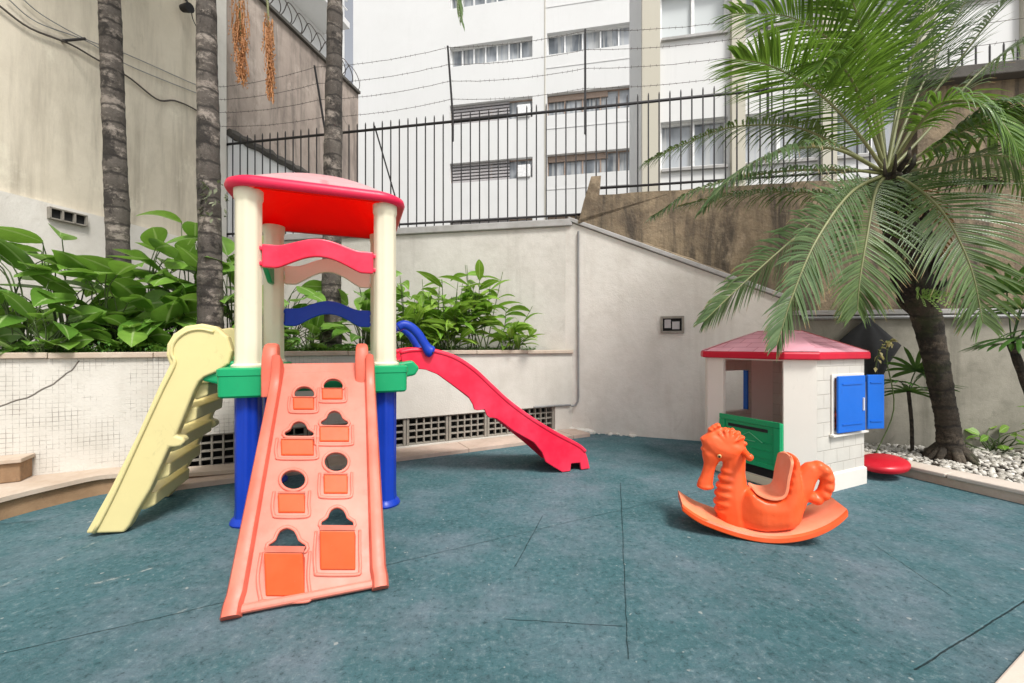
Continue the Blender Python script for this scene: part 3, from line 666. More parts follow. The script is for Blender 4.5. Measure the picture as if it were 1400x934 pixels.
# cables and cracked pipe along the tall wall
def onw3(u, v, off=.03): return onplane(u, v, V((W3(0) + off, 0, 0)), V((.9659, -.2589, 0)))
for lab, L, r in (('thin upper cable running along the cream wall', [(28, -4), (60, 22), (118, 54), (175, 75), (268, 116), (304, 128)], .006),
                  ('thin lower cable running along the cream wall', [(8, -4), (50, 30), (118, 56), (175, 89), (268, 127), (304, 140)], .006),
                  ('sagging dark cable with dirt along the cream wall', [(-6, 4), (40, 38), (95, 60), (130, 80), (175, 105), (215, 136), (240, 138), (270, 152), (304, 180)], .011)):
    mb = MB(); mb.tube(spline([onw3(u, v) for u, v in L], 40), r, 6); tag(mk('wall_cable', mb, M_wire if r > .01 else M_pipe), lab, 'cable', 'cables along the cream wall')
mb = MB(); mb.tube([onw3(84, 56, .0), onw3(117, 53, .22)], .014, 6); tag(mk('cable_bracket', mb, M_iron), 'short iron bracket holding the cables off the cream wall', 'bracket')
fl = thing('security_lamp', 'small black security lamp high on the cream wall beside a palm trunk', 'lamp', onw3(256, 8, .1))
c = onw3(256, 10, .16); mb = MB(); mb.tube([c + V((-.08, .02, .0)), c + V((.06, -.03, -.03))], [.045, .06], 12); mk('lamp_head', mb, M_black, fl)
mb = MB(); mb.tube([onw3(254, 0, 0), onw3(256, 2, .1), c], .014, 6); mk('arm', mb, M_black, fl)
mb = MB(); mb.tube(spline([c + V((.05, 0, .02)), onw3(263, 24, .05), onw3(268, 36, .04)], 10), .006, 5); mk('cable', mb, M_black, fl)

# ================================================================== BUILDINGS
class Facade:
    def __init__(s, name, label, y0, slope, X0, X1, z1, m, dep=8, cat='building'):
        s.d = V((1, slope, 0)).normalized(); s.n = V((-s.d.y, s.d.x, 0)); s.o = V((X0, y0 + slope * X0, 0)); s.M = frame(s.o, s.d, s.n, V((0, 0, 1)))
        s.L = (V((X1, y0 + slope * X1, 0)) - s.o).length; s.z1 = z1; s.m = m; s.t = thing(name, label, cat, M=s.M); s.rects = []; s.dep = dep
    def px(s, u, v):
        q = s.M.inverted() @ onplane(u, v, s.o, s.n); return q.x, q.z
    def window(s, r, panes, kind='pane', fm=None, rec=.22):
        x0, z0, x1, z1 = r; s.rects.append(r); fm = fm or M_frame; mb = MB(s.M); ft = .05
        for (a, b) in (((x0, rec, z0), (x1, rec + .06, z0 + ft)), ((x0, rec, z1 - ft), (x1, rec + .06, z1)), ((x0, rec, z0 + ft), (x0 + ft, rec + .06, z1 - ft)), ((x1 - ft, rec, z0 + ft), (x1, rec + .06, z1 - ft))): mb.box2(a, b)
        for k in range(1, panes): xx = lerp(x0, x1, k / panes); mb.box2((xx - .035, rec - .01, z0 + ft), (xx + .035, rec + .055, z1 - ft))
        wd = mk('window', mb, fm, s.t)
        mb = MB(s.M); mb.box2((x0 + .01, rec + .062, z0 + .01), (x1 - .01, rec + .075, z1 - .01)); mk('pane', mb, M_glassl if kind == 'frost' else M_glass, wd)
        if kind == 'louvre':
            mb = MB(s.M); xm = lerp(x0, x1, .72)
            for k in range(6):
                z = lerp(z0 + .08, z1 - .12, k / 5); mb.box2((x0 + ft, rec - .05, z), (xm, rec + .03, z + .09))
            mk('louvre', mb, M_louv, wd)
            mb = MB(s.M); mb.box2((lerp(x0, x1, .82), rec - .3, z0 + .02), (x1 - .1, rec, z0 + .62)); mk('air_conditioner', mb, M_frame, wd, bevel=.03)
        if kind == 'blind':
            mb = MB(s.M); mb.box2((x0 + ft, rec - .04, z1 - .30), (lerp(x0, x1, .68), rec + .02, z1 - ft)); mk('roller_blind', mb, M_frameb, wd)
    def done(s):
        mb = MB(s.M); hs_ = [[(a, 0, b), (c_, 0, b), (c_, 0, d_), (a, 0, d_)] for a, b, c_, d_ in s.rects]
        mb.plate([(0, 0, -.1), (s.L, 0, -.1), (s.L, 0, s.z1), (0, 0, s.z1)], hs_, (0, .4, 0)); mk('wall', mb, s.m, s.t)
        mb = MB(s.M); mb.box2((.02, .405, -.1), (s.L - .02, s.dep, s.z1 - .02)); mk('building_body', mb, s.m, s.t)
wb = Facade('apartment_building', 'big white apartment block with rows of strip windows beyond the fence', 20.07, -.187, -8.39, 5.94, 24, M_bldg)
xa, _ = wb.px(615, 70); xb, _ = wb.px(728, 70); xc, _ = wb.px(748, 70); xd, _ = wb.px(872, 70)
for k in range(6):
    zt_ = 19.08 - 2.93 * (k - 0) ; kind_ = 'louvre' if k in (2, 3, 4) else 'pane'
    wb.window((xa, zt_ - 1.0, xb, zt_), 7 if kind_ == 'pane' else 2, kind_, M_frameb if kind_ == 'louvre' else None)
    wb.window((xc, zt_ - 1.02, xd, zt_ + .02), 5, 'blind' if kind_ == 'louvre' else 'pane', M_frameb if kind_ == 'louvre' else None)
for (c0, c1) in ((xc - .12, xc - .08),):
    mb = MB(wb.M); mb.box2((c0, -.03, 0), (c1, -.002, 24)); mk('joint_strip', mb, M_beige, wb.t)
for k in range(6):
    z = 17.4 - 2.93 * k; mb = MB(wb.M); mb.box2((xc - .05, -.02, z), (xd + .1, -.002, z + .05)); mk('string_course', mb, M_bldg, wb.t)
wb.done()
rb = Facade('corner_building', 'nearer pale building with beige pilasters and wide two-pane windows behind the palm', 10.08, -.187, 3.02, 15.5, 13, M_bldg, dep=3.2)
edges = [(903, 996), (1018, 1116), (1143, 1240), (1272, 1375)]
x0a, _ = rb.px(903, 190); x0b, _ = rb.px(996, 190); x1a, _ = rb.px(1018, 190); per = x1a - x0a; wid = x0b - x0a
_, zB1 = rb.px(950, 163); _, zB0 = rb.px(950, 227); fl_ = 3.0
for k in range(5):
    for lv in range(-1, 3):
        z0 = zB0 + lv * fl_; a = x0a + k * per
        rb.window((a, z0, a + wid, z0 + (zB1 - zB0)), 2, 'frost' if lv == 1 and k == 0 else 'pane', rec=.12)
for k in range(6):
    a = x0a + k * per - (per - wid); b = a + (per - wid); mb = MB(rb.M); mb.box2((a + .03 - (.12 if k == 0 else 0), -.14, -.1), (b - .03, -.002, 13)); mk('pilaster', mb, M_beige, rb.t)
    if k < 5:
        for lv in range(-1, 3): mb = MB(rb.M); mb.box2((b + .02, -.07, zB0 - .10 + lv * fl_), (b + wid - .02, -.002, zB0 - .04 + lv * fl_)); mk('window_sill', mb, M_cap, rb.t)
rb.done()
# pale house with balconies, upper left
o = V((W3(8.0) - 2.2, 8.0, 0)); hd = V((.2589, .9659, 0)); hn = V((-.9659, .2589, 0)); MH = frame(o, hd, hn, V((0, 0, 1)))
hs2 = thing('balcony_house', 'white house with long balcony rails above the razor wire, at upper left', 'house', M=MH)
mb = MB(MH); mb.box2((-4, .9, 0), (5.5, 6, 15)); mk('wall', mb, M_bldg, hs2)
for z in (7.9, 10.7, 13.4):
    mb = MB(MH); mb.box2((-4, 0, z), (4.56, .898, z + .18)); mk('balcony_slab', mb, M_bldg, hs2)
    mb = MB(MH)
    for dz in (.35, .62, .9): mb.tube([V((-4, .05, z + .18 + dz)), V((4.5, .05, z + .18 + dz))], .025, 6)
    for k in range(5): mb.tube([V((-4 + k * 2.02, .05, z + .182)), V((-4 + k * 2.02, .05, z + 1.09))], .02, 6)
    mk('balcony_rail', mb, M_frame, hs2)
    for k in range(2): mb = MB(MH); mb.box2((-3 + k * 3.6, .88, z + .6), (-1.9 + k * 3.6, .897, z + 2.0)); mk('window', mb, M_glass, hs2)

# ================================================================== PLAY TOWER
ta = R(20.6); e1 = V((math.cos(ta), math.sin(ta), 0)); e2 = V((-math.sin(ta), math.cos(ta), 0)); ez = V((0, 0, 1))
FL = V((-1.647, 2.562, 0)); HS = .408
T0 = FL + (e1 + e2) * HS
tower = thing('play_tower', 'colourful plastic play tower with red roof, peach climbing ramp, yellow ladder and red slide', 'play tower', M=frame(T0, e1, e2, ez))
MT = tower.matrix_basis
def TL(x, y, z): return MT @ V((x, y, z))
ZP0, ZP1 = .79, .968
# platform
mb = MB(MT); mb.box2((-.47, -.47, ZP0 + .02), (.47, .47, ZP1 - .02)); mk('platform_deck', mb, M_green, tower, bevel=.02)
for sx in (-1, 1):
    for sy in (-1, 1):
        mb = MB(MT)
        c = V((sx * .42, sy * .42, 0)); r = .125
        def rr(hw, z, k=.03):
            pts = []
            for (ax, ay, st_) in ((1, 1, 0), (-1, 1, 90), (-1, -1, 180), (1, -1, 270)):
                for q in (0, 30, 60, 90): pts.append(c + V((ax * (hw - k) + k * math.cos(R(st_ + q)), ay * (hw - k) + k * math.sin(R(st_ + q)), z)))
            return pts
        mb.loft([rr(r - .012, ZP0), rr(r - .002, ZP0 + .012), rr(r, ZP1 - .05), rr(r + .004, ZP1 - .045), rr(r + .004, ZP1 - .008), rr(r - .008, ZP1)], smooth=True); mk('corner_block', mb, M_green, tower)
        # blue leg
        mb = MB(MT); px_, py_ = sx * HS, sy * HS
        ring = lambda rad, z, lob=.05: [V((px_ + rad * (1 + lob * math.cos(8 * a_)) * math.cos(a_), py_ + rad * (1 + lob * math.cos(8 * a_)) * math.sin(a_), z)) for a_ in [2 * PI * k / 48 for k in range(48)]]
        mb.loft([ring(.098, .001, 0), ring(.102, .012, 0), ring(.094, .03, 0), ring(.077, .045, .03), ring(.071, .1), ring(.073, ZP0 - .03), ring(.073, ZP0 + .01)]); mk('leg', mb, M_blue, tower)
        mb = MB(MT); r2 = lambda rad, z: ring(rad, z, .028)
        mb.loft([ring(.093, ZP1 - .002, 0), ring(.094, ZP1 + .012, 0), r2(.077, ZP1 + .024), r2(.073, ZP1 + .05), r2(.072, 1.98), r2(.072, 2.0), ring(.080, 2.02, .0), ring(.081, 2.07, .0)]); mk('post', mb, M_cr, tower)
# roof: bulged rim, shallow tiled dome, red shell underneath
def sq(hw, z, k): 
    pts = []
    n_ = 10
    for (ax, ay, st_) in ((1, 1, 0), (-1, 1, 90), (-1, -1, 180), (1, -1, 270)):
        for q in range(n_ + 1): pts.append(V((ax * (hw - k) + k * math.cos(R(st_ + 90 * q / n_)), ay * (hw - k) + k * math.sin(R(st_ + 90 * q / n_)), z)))
    return pts
RH = .535
roof = MB(MT); roof.loft([sq(RH - .05, 2.075, .15), sq(RH - .006, 2.064, .17), sq(RH + .004, 2.074, .18), sq(RH + .010, 2.09, .18), sq(RH + .004, 2.118, .18), sq(RH - .02, 2.134, .17), sq(RH - .045, 2.137, .15)], cap=False); ro = mk('roof_rim', roof, M_roofr, tower, sharp=60)
mb = MB(MT); nr = 12; prof_r = [(RH - .046) * (1 - i / nr) for i in range(nr)] + [.02]
rings = []
for i, r_ in enumerate(prof_r):
    s_ = r_ / (RH - .046); rings.append(sq(r_, 2.136 + .235 * (1 - s_ ** 1.5), min(r_ * .95, .15 * s_ + .1 * (1 - s_))))
vr = [[mb.v(p) for p in r_] for r_ in rings]; nn = len(vr[0])
per_ = [i / nn * 4.0 for i in range(nn + 1)]
for i in range(len(vr) - 1):
    for j in range(nn): mb.face([vr[i][j], vr[i][(j + 1) % nn], vr[i + 1][(j + 1) % nn], vr[i + 1][j]], uvs=[(per_[j], i * .05), (per_[j + 1], i * .05), (per_[j + 1], i * .05 + .05), (per_[j], i * .05 + .05)], smooth=True)
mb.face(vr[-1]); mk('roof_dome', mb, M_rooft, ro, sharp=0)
mb = MB(MT); rings = []
for r_ in prof_r:
    s_ = r_ / (RH - .046); rings.append(sq(r_ * 1.0, 2.062 + .22 * (1 - s_ ** 1.6), min(r_ * .95, .15 * s_ + .1 * (1 - s_))))
mb.loft(rings, cap=False); mb.face([mb.v(p) for p in rings[-1]]); mk('roof_lining', mb, M_roofu, ro, sharp=0)
# arched rails
def arch(x0, x1, y, zc, h, rise, m, axis='x', th=.035, name='arched_rail'):
    mb = MB(); top_, bot_ = [], []
    n_ = 36
    for i in range(n_ + 1):
        t = i / n_; x = lerp(x0, x1, t); b_ = 0.5 - 0.5 * math.cos(2 * PI * min(1, max(0, (t - .12) / .76))); b_ = b_ ** .8
        top_.append((x, zc + h / 2 + rise * .72 * b_)); bot_.append((x, zc - h / 2 + rise * 1.05 * (b_ ** .75)))
    poly = top_ + bot_[::-1]
    f_ = (lambda x, z, o_: TL(x, y + o_, z)) if axis == 'x' else (lambda x, z, o_: TL(y + o_, x, z))
    mb.prism([f_(x, z, -th / 2) for x, z in poly], f_(0, 0, th) - f_(0, 0, 0))
    for (xx, sg) in ((x0, -1), (x1, 1)):
        for dz in (-h * .33, h * .33):
            mb.prism([f_(xx - .005 * sg, zc + dz - .014, -.012), f_(xx + .03 * sg, zc + dz - .014, -.012), f_(xx + .03 * sg, zc + dz + .014, -.012), f_(xx - .005 * sg, zc + dz + .014, -.012)], f_(0, 0, .024) - f_(0, 0, 0))
    return mk(name, mb, m, tower, bevel=.008)
a_ = HS - .078
arch(-a_, a_, -HS - .02, 1.665, .145, .085, M_red)
arch(-a_, a_, HS, 1.68, .15, .11, M_peachl)
arch(-a_, a_, HS, 1.335, .145, .10, M_blue)
arch(-a_, a_, -HS, 1.66, .145, .085, M_green, axis='y')
# side brackets that carry ladder and slide
for sx, y0, y1 in ((-1, -.32, .32), (1, -.30, .30)):
    mb = MB(); L = .26 if sx < 0 else .20
    if sx < 0: prof_ = [(-.46, ZP0 + .03), (-.46, ZP1 + .02), (-.46 - L * .55, ZP1 + .06), (-.46 - L, ZP1 - .05), (-.46 - L * .8, ZP1 - .09)]
    else: prof_ = [(.46, ZP0 + .06), (.46, ZP1 + .0), (.46 + L * .75, ZP1 + .025), (.46 + L, ZP1 - .03), (.46 + L * .85, ZP1 - .085)]
    mb.prism([TL(x, y0, z) for x, z in prof_], e2 * (y1 - y0)); mk('side_bracket', mb, M_green, tower, bevel=.015)

# ---- climbing ramp (outline, holes and pockets lie in the ramp's own plane)
b0, b1 = G(310, 842, .0), G(527, 800, .0); bc = (b0 + b1) / 2
tc_ = TL(0, -.555, .93)
rx = (b1 - b0).normalized(); rx = (rx + e1).normalized(); ry = (tc_ - bc); ry = (ry - rx * ry.dot(rx)).normalized(); rn = rx.cross(ry)       # rn points up and out
if rn.z < 0: rn = -rn
MR = frame(bc, rx, ry, rn); MRi = MR.inverted(); RL = (tc_ - bc).length
def rp(zx, zy, lift=.0):                           # photo point on the panel -> ramp coordinates
    q = MRi @ onplane(280 + .4392 * zx, 450 + .4392 * zy, bc + rn * (.045 + lift), rn); return (q.x, q.y)
ramp_o = MB(MR)
hwid = (b1 - b0).length / 2
holes = []
def ell(xa, ya, xb, yb, flat_=False):
    pts = []
    cx_, cy_, rx_, ry_ = (xa + xb) / 2, (ya + yb) / 2, (xb - xa) / 2, (yb - ya) / 2
    if flat_:
        cy_, ry_ = yb - (yb - ya) * .25, (yb - ya) * .75
        for k in range(13): an = PI - PI * k / 12; pts.append((cx_ + rx_ * math.cos(an), cy_ - ry_ * math.sin(an)))
        pts += [(xb - 2, yb - 3), (xb - 8, yb), (xa + 8, yb), (xa + 2, yb - 3)]
    else:
        for k in range(22): an = 2 * PI * k / 22; pts.append((cx_ + rx_ * math.cos(an), cy_ - ry_ * math.sin(an)))
    return pts
def cloud(xa, ya, xb, yb):
    pts = []; w_, h_ = xb - xa, yb - ya
    for (tx, ty) in ((.0, .82), (.03, .66), (.12, .58), (.20, .48), (.24, .30), (.30, .14), (.40, .04), (.5, .0), (.60, .04), (.70, .14), (.76, .30), (.80, .48), (.88, .58), (.97, .66), (1, .82), (.95, .95), (.86, 1), (.14, 1), (.05, .95)):
        pts.append((xa + tx * w_, ya + ty * h_))
    return pts
HO = [ell(277, 176, 342, 211, True), ell(368, 152, 431, 186, True), cloud(247, 285, 340, 334), cloud(360, 252, 447, 300), ell(236, 437, 314, 499), ell(371, 382, 446, 443), cloud(196, 617, 316, 693), cloud(361, 553, 464, 618)]
PK = [(274, 218, 341, 250), (364, 190, 430, 218), (236, 348, 340, 393), (356, 308, 450, 350), (227, 516, 313, 572), (369, 457, 446, 512), (188, 708, 312, 832), (358, 640, 470, 750)]
hl = [[(x, y, .038) for x, y in [rp(*p) for p in h_]] for h_ in HO]
outer = [(-hwid + .04, 0.0, .038), (hwid - .04, 0.0, .038), (hwid - .06, RL, .038), (-hwid + .06, RL, .038)]
ramp_o.plate(outer, hl, (0, 0, -.022)); ro_ = mk('climbing_ramp', ramp_o, M_peach, tower, bevel=.004)
# side rails: swell at the foot, hook over the deck at the top
for sx in (-1, 1):
    mb = MB(MR); secs = []
    n_ = 30
    for i in range(n_ + 1):
        t = i / n_; y_ = lerp(-.02, RL + .0, t); hh = .080; ww = lerp(.036, .030, t)
        if t > .86: k = (t - .86) / .14; hh = .080 + .10 * k * k
        xo = sx * (hwid - lerp(.030, .052, t) + (.006 if t < .06 else 0))
        z0 = -.012 if t > .05 else .012
        secs.append([V((xo - ww, y_, z0)), V((xo - ww, y_, hh * .6)), V((xo - ww * .7, y_, hh * .92)), V((xo, y_, hh)), V((xo + ww * .7, y_, hh * .92)), V((xo + ww, y_, hh * .6)), V((xo + ww, y_, z0))])
    mb.loft(secs); mk('side_rail', mb, M_salmon, ro_, sharp=50)
    # upright horn at deck level
    mb = MB(MT); xx = sx * (hwid - .054)
    w2 = .040
    secs = []
    for (yy, dy, z, wk) in ((-.60, .10, .80, 1), (-.595, .115, .95, 1), (-.575, .12, 1.03, 1), (-.56, .105, 1.085, .92), (-.55, .08, 1.108, .8), (-.545, .03, 1.115, .5)):
        secs.append([TL(xx + ax * w2 * wk, yy + ay * dy * .5, z) - TL(0, 0, 0) + TL(0, 0, 0) for ax, ay in ((-1, -1), (-.55, -1.15), (0, -1.2), (.55, -1.15), (1, -1), (1, 1), (-1, 1))])
    mb2 = MB(); mb2.loft(secs); mk('rail_horn', mb2, M_salmon, ro_, sharp=50, bevel=.006)
    mbb = MB(MT); mbb.ball((xx + sx * .042, -.585, .90), (.004, .010, .010), sub=1); mk('bolt', mbb, M_iron, ro_, sharp=0)
    mb3 = MB(); mb3.box(TL(xx + sx * .052, -.575, 1.0), (.03, .075, .11), ) ; mb3.bm.free()
# foot lip
mb = MB(MR); mb.box2((-hwid + .05, -.012, .020), (hwid - .05, .022, .052)); mk('foot_lip', mb, M_peach, ro_, bevel=.01)
mb = MB(MR); mb.box2((-hwid + .05, RL - .03, .02), (hwid - .05, RL + .05, .040)); mk('top_lip', mb, M_peach, ro_, bevel=.008)
# orange foothold pockets with a pale ledge on top, and the raised bead round each hole
for i, (xa, ya, xb, yb) in enumerate(PK):
    p0, p1, p2, p3 = rp(xa, yb), rp(xb, yb), rp(xb, ya), rp(xa, ya); pr = .028 if i < 6 else .070
    mb = MB(MR)
    A = [V((*p0, .0385)), V((*p1, .0385)), V((*p2, .0385)), V((*p3, .0385))]
    B = [V((p0[0] + .004, p0[1] + .004, .046)), V((p1[0] - .004, p1[1] + .004, .046)), V((p2[0] - .004, p2[1] - .004, .038 + pr)), V((p3[0] + .004, p3[1] - .004, .038 + pr))]
    mb.loft([A, B], smooth=False); fh = mk('foothold', mb, M_ork, ro_, bevel=.006)
    mb = MB(MR); tk = .018 if i < 6 else .045
    mb.prism([V((p3[0] + .002, p3[1] - .003, .040 + pr)), V((p2[0] - .002, p2[1] - .003, .040 + pr)), V((p2[0] - .002, p2[1] + tk, .044)), V((p3[0] + .002, p3[1] + tk, .044))], (0, 0, -.004)); mk('ledge', mb, M_peach, fh)
    hp = [V((*rp(*p), .040)) for p in HO[i]]
    mb = MB(MR); cxm = sum((p for p in hp), V()) / len(hp); lp = [cxm + (p - cxm) * 1.08 for p in hp]; lp.append(lp[0]); lp.append(lp[1]); mb.tube(lp, .0085, 6, cap=False, up=(0, 0, 1)); mk('hole_rim', mb, M_peach, ro_, sharp=0)
    m_ = .018; fr = [V((p3[0] - m_, p3[1] + .02, .040)), V((p3[0] - m_, (p3[1] + p0[1]) / 2, .040)), V((p0[0] - m_, p0[1], .040)), V((p0[0] + .0, p0[1] - m_, .040)), V((p1[0] - .0, p1[1] - m_, .040)), V((p1[0] + m_, p1[1], .040)), V((p2[0] + m_, (p2[1] + p1[1]) / 2, .040)), V((p2[0] + m_, p2[1] + .02, .040))]
    mb = MB(MR); mb.tube(spline(fr, 40), .008, 6, up=(0, 0, 1)); mk('pocket_rim', mb, M_peach, ro_, sharp=0)

# ---- yellow ladder, left
OFF = .30
nf = TL(-.47 - .66, -OFF - .02, 0)                   # plane of the near side panel
def lad(zx, zy):
    q = MT.inverted() @ onplane(100 + .364 * zx, 420 + .364 * zy, TL(0, -OFF, 0), e2); return (q.x, q.z)
LPTS = [(60, 862), (150, 690), (250, 480), (330, 300), (372, 215), (359, 180), (362, 140), (385, 102), (430, 72), (490, 63), (545, 74), (588, 112), (605, 165), (592, 212), (552, 240), (500, 262), (480, 280), (462, 315), (436, 380), (412, 440), (396, 478), (424, 486), (430, 502), (415, 518), (392, 522), (370, 522), (350, 570), (300, 690), (252, 775), (225, 830), (205, 858)]
lp2 = [lad(*p) for p in LPTS]
zmin = min(z for x, z in lp2); lp2 = [(x, max(.004, z - (zmin - .004) * max(0, 1 - z / .5))) for x, z in lp2]
ld = None
for k, yo in enumerate((-OFF, OFF)):
    mb = MB(); th = .085
    P0 = [TL(x, yo - th / 2, z) for x, z in lp2]; P1 = [TL(x, yo + th / 2, z) for x, z in lp2]
    cx_ = sum(x for x, z in lp2) / len(lp2); cz_ = sum(z for x, z in lp2) / len(lp2)
    mb.prism(P0, e2 * th)
    if k == 0: ld = mk('ladder', mb, M_yel, tower, bevel=.022, bseg=3)
    else: mk('side_panel', mb, M_yel, ld, bevel=.022, bseg=3)
# raised bead on the near panel's face, as moulded
mb = MB(); lpx = [lad(*p) for p in [(95, 838), (170, 690), (262, 490), (345, 310), (392, 212), (382, 178), (386, 142), (408, 112), (445, 90), (490, 84), (538, 94)]]
mb.tube([TL(x, -OFF - .045, max(z, .03)) for x, z in spline([(a, b, 0) for a, b in lpx], 40) and [(p.x, p.y) for p in spline([(a, b, 0) for a, b in lpx], 40)]], .010, 6); mk('edge_bead', mb, M_yel, ld, sharp=0)
s0 = lad(130, 850); s1 = lad(500, 240)
for k, zz in enumerate((.20, .37, .54, .71, .86)):
    t = (zz - 0) / .86; x = lerp(lad(205, 800)[0], lad(470, 300)[0], t)
    mb = MB(); mb.prism([TL(x + .045, -OFF + .03, zz + .004), TL(x - .105, -OFF + .03, zz - .004), TL(x - .115, -OFF + .03, zz - .035), TL(x - .02, -OFF + .03, zz - .10), TL(x + .04, -OFF + .03, zz - .075)], e2 * (OFF * 2 - .06)); mk('step', mb, M_yel, ld, bevel=.010)

# ---- red slide, right
SW = .205
def sl(zx, zy):
    q = MT.inverted() @ onplane(520 + .364 * zx, 320 + .364 * zy, TL(0, -SW, 0), e2); return (q.x, q.z)
UP = [sl(*p) for p in [(72, 446), (110, 438), (150, 436), (205, 441), (280, 465), (350, 510), (420, 575), (480, 630), (560, 690), (650, 745), (740, 790), (768, 812), (778, 840), (785, 872)]]
LO = [sl(*p) for p in [(785, 872), (752, 877), (748, 852), (715, 855), (712, 882), (682, 886), (650, 868), (620, 850), (605, 815), (575, 780), (500, 740), (455, 706), (436, 694), (420, 690), (408, 690), (398, 680), (391, 660), (380, 660), (366, 662), (352, 660), (346, 640), (330, 612), (260, 560), (215, 528), (170, 510), (130, 505), (90, 520)]]
zf = min(z for x, z in LO)
fix = lambda L: [(x, max(.003, z - (zf - .003) * max(0, 1 - z / .4))) for x, z in L]
UP, LO = fix(UP), fix(LO)
mb = MB(); mb.prism([TL(x, -SW - .012, z) for x, z in UP + LO[1:]], e2 * .024); sd_ = mk('slide', mb, M_red, tower, bevel=.007)
mb = MB(); mb.prism([TL(x, SW - .012, z) for x, z in UP + fix([sl(*p) for p in [(752, 877), (682, 880), (605, 815), (500, 735), (400, 655), (330, 600), (260, 548), (215, 518), (170, 500), (130, 497), (90, 515)]])], e2 * .024); mk('side_wall', mb, M_red, sd_, bevel=.007)
mb = MB(); ups = [(p.x, p.y) for p in spline([(x, z, 0) for x, z in UP[:12]], 44)]
mb.loft([[TL(x, -SW + .013, z - .055), TL(x, -SW * .6, z - .075), TL(x, 0, z - .08), TL(x, SW * .6, z - .075), TL(x, SW - .013, z - .055), TL(x, SW - .013, z - .085), TL(x, 0, z - .105), TL(x, -SW + .013, z - .085)] for x, z in ups]); mk('slide_bed', mb, M_red, sd_, sharp=60)
for y_ in (-SW, SW):                                 # rolled rims
    mb = MB(); mb.tube([TL(x, y_, z) for x, z in ups], .020, 8); mk('rolled_rim', mb, M_red, sd_, sharp=0)
mb = MB(); mb.prism([TL(x, -SW + .014, z) for x, z in [UP[-3], UP[-2], UP[-1], (UP[-1][0] - .03, UP[-1][1]), (UP[-3][0] - .04, UP[-3][1] - .03)]], e2 * (2 * SW - .028)); mk('end_wall', mb, M_red, sd_, bevel=.006)
for y_ in (-SW - .03, SW + .03):                     # blue grab handles
    HP = [(p.x, p.y) for p in spline([(*sl(*q), 0) for q in ((64, 352), (85, 342), (112, 350), (140, 376), (162, 410), (180, 436), (196, 446))], 24)]
    mb = MB(); mb.tube([TL(x, y_, z) for x, z in HP], [.034] * 17 + [.036, .040, .044, .047, .048, .044, .032], 12, sq=(.8, 1.0), up=e2); mk('grab_handle', mb, M_blue, tower, sharp=0)
    mb = MB(); mb.ball(TL(HP[-2][0], y_ - .034, HP[-2][1] - .003), .008, sub=1); mk('handle_bolt', mb, M_iron, tower)

# ================================================================== SEAHORSE ROCKER
sa = R(-16.5); ax_ = V((math.cos(sa), math.sin(sa), 0)); wy_ = V((-math.sin(sa), math.cos(sa), 0))
N0 = G(1042, 742); BW = .135
O_ = N0 + wy_ * BW
MS = frame(V((O_.x, O_.y, 0)), ax_, wy_, ez); MSi = MS.inverted()
rocker = thing('seahorse_rocker', 'orange plastic seahorse rocker with curled tail and pale seat on the rubber floor', 'rocking toy', M=MS)
def sp_(zx, zy, off=0.0):
    q = MSi @ onplane(920 + zx / 4.669, 560 + zy / 4.669, O_ + wy_ * off, wy_); return q.x, q.z
KR = 1 / 4.669 * 2.42 / 560
def remesh(mb, vox, it, fac=.5):
    me = bpy.data.meshes.new('tmp'); mb.bm.to_mesh(me); mb.bm.free(); o = bpy.data.objects.new('tmp', me); C.objects.link(o)
    m1 = o.modifiers.new('r', 'REMESH'); m1.mode = 'VOXEL'; m1.voxel_size = vox; m1.use_smooth_shade = True
    m2 = o.modifiers.new('s', 'SMOOTH'); m2.factor = fac; m2.iterations = it
    dg = bpy.context.evaluated_depsgraph_get(); dg.update(); ev = o.evaluated_get(dg); r = bpy.data.meshes.new_from_object(ev)
    n = MB(); n.bm.free(); n.bm = bmesh.new(); n.bm.from_mesh(r); n.uv = n.bm.loops.layers.uv.verify()
    bpy.data.objects.remove(o); bpy.data.meshes.remove(me)
    for f in n.bm.faces: f.smooth = True; f.material_index = 0
    return n
RR = .52
def arcz(x): return RR - math.sqrt(RR * RR - x * x)
xL, xR = sp_(62, 612, -BW)[0], sp_(1122, 640, -BW)[0]
mb = MB(MS); secs = []
for i in range(41):
    t = i / 40; x = lerp(xL, xR, t); hwb = (BW + .012) * (1 - .12 * abs(2 * t - 1) ** 8); z = arcz(x * .98) * (1 if x > 0 else lerp(1, .64, min(1, -x / .3))); tl = .042
    nx = -x / RR; 
    secs.append([V((x, -hwb + .01, z)), V((x, -hwb, z + .008)), V((x + nx * tl * .0, -hwb, z + tl * .75)), V((x, -hwb + .012, z + tl)), V((x, hwb - .012, z + tl)), V((x, hwb, z + tl * .75)), V((x, hwb, z + .008)), V((x, hwb - .01, z))])
for i in range(len(secs) - 1):                       # bleached upper face, orange edges
    pass
vr = [[mb.v(p) for p in s_] for s_ in secs]
for i in range(len(vr) - 1):
    for j in range(8):
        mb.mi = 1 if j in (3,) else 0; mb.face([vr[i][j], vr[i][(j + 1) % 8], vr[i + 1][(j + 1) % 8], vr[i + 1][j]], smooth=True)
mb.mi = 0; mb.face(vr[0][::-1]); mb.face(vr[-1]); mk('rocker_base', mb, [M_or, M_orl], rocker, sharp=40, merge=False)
def q4(zx, zy, r, y=0): x, z = sp_(zx, zy); return (x, y, z, r * KR)
mb = MB(MS)
mb.chain([q4(262, 210, 78), q4(285, 235, 84), q4(330, 250, 88), q4(385, 270, 78)], 6, .78)                   # head
mb.chain([q4(300, 175, 66), q4(370, 200, 76), q4(405, 260, 60)], 6, .55)                                      # crest
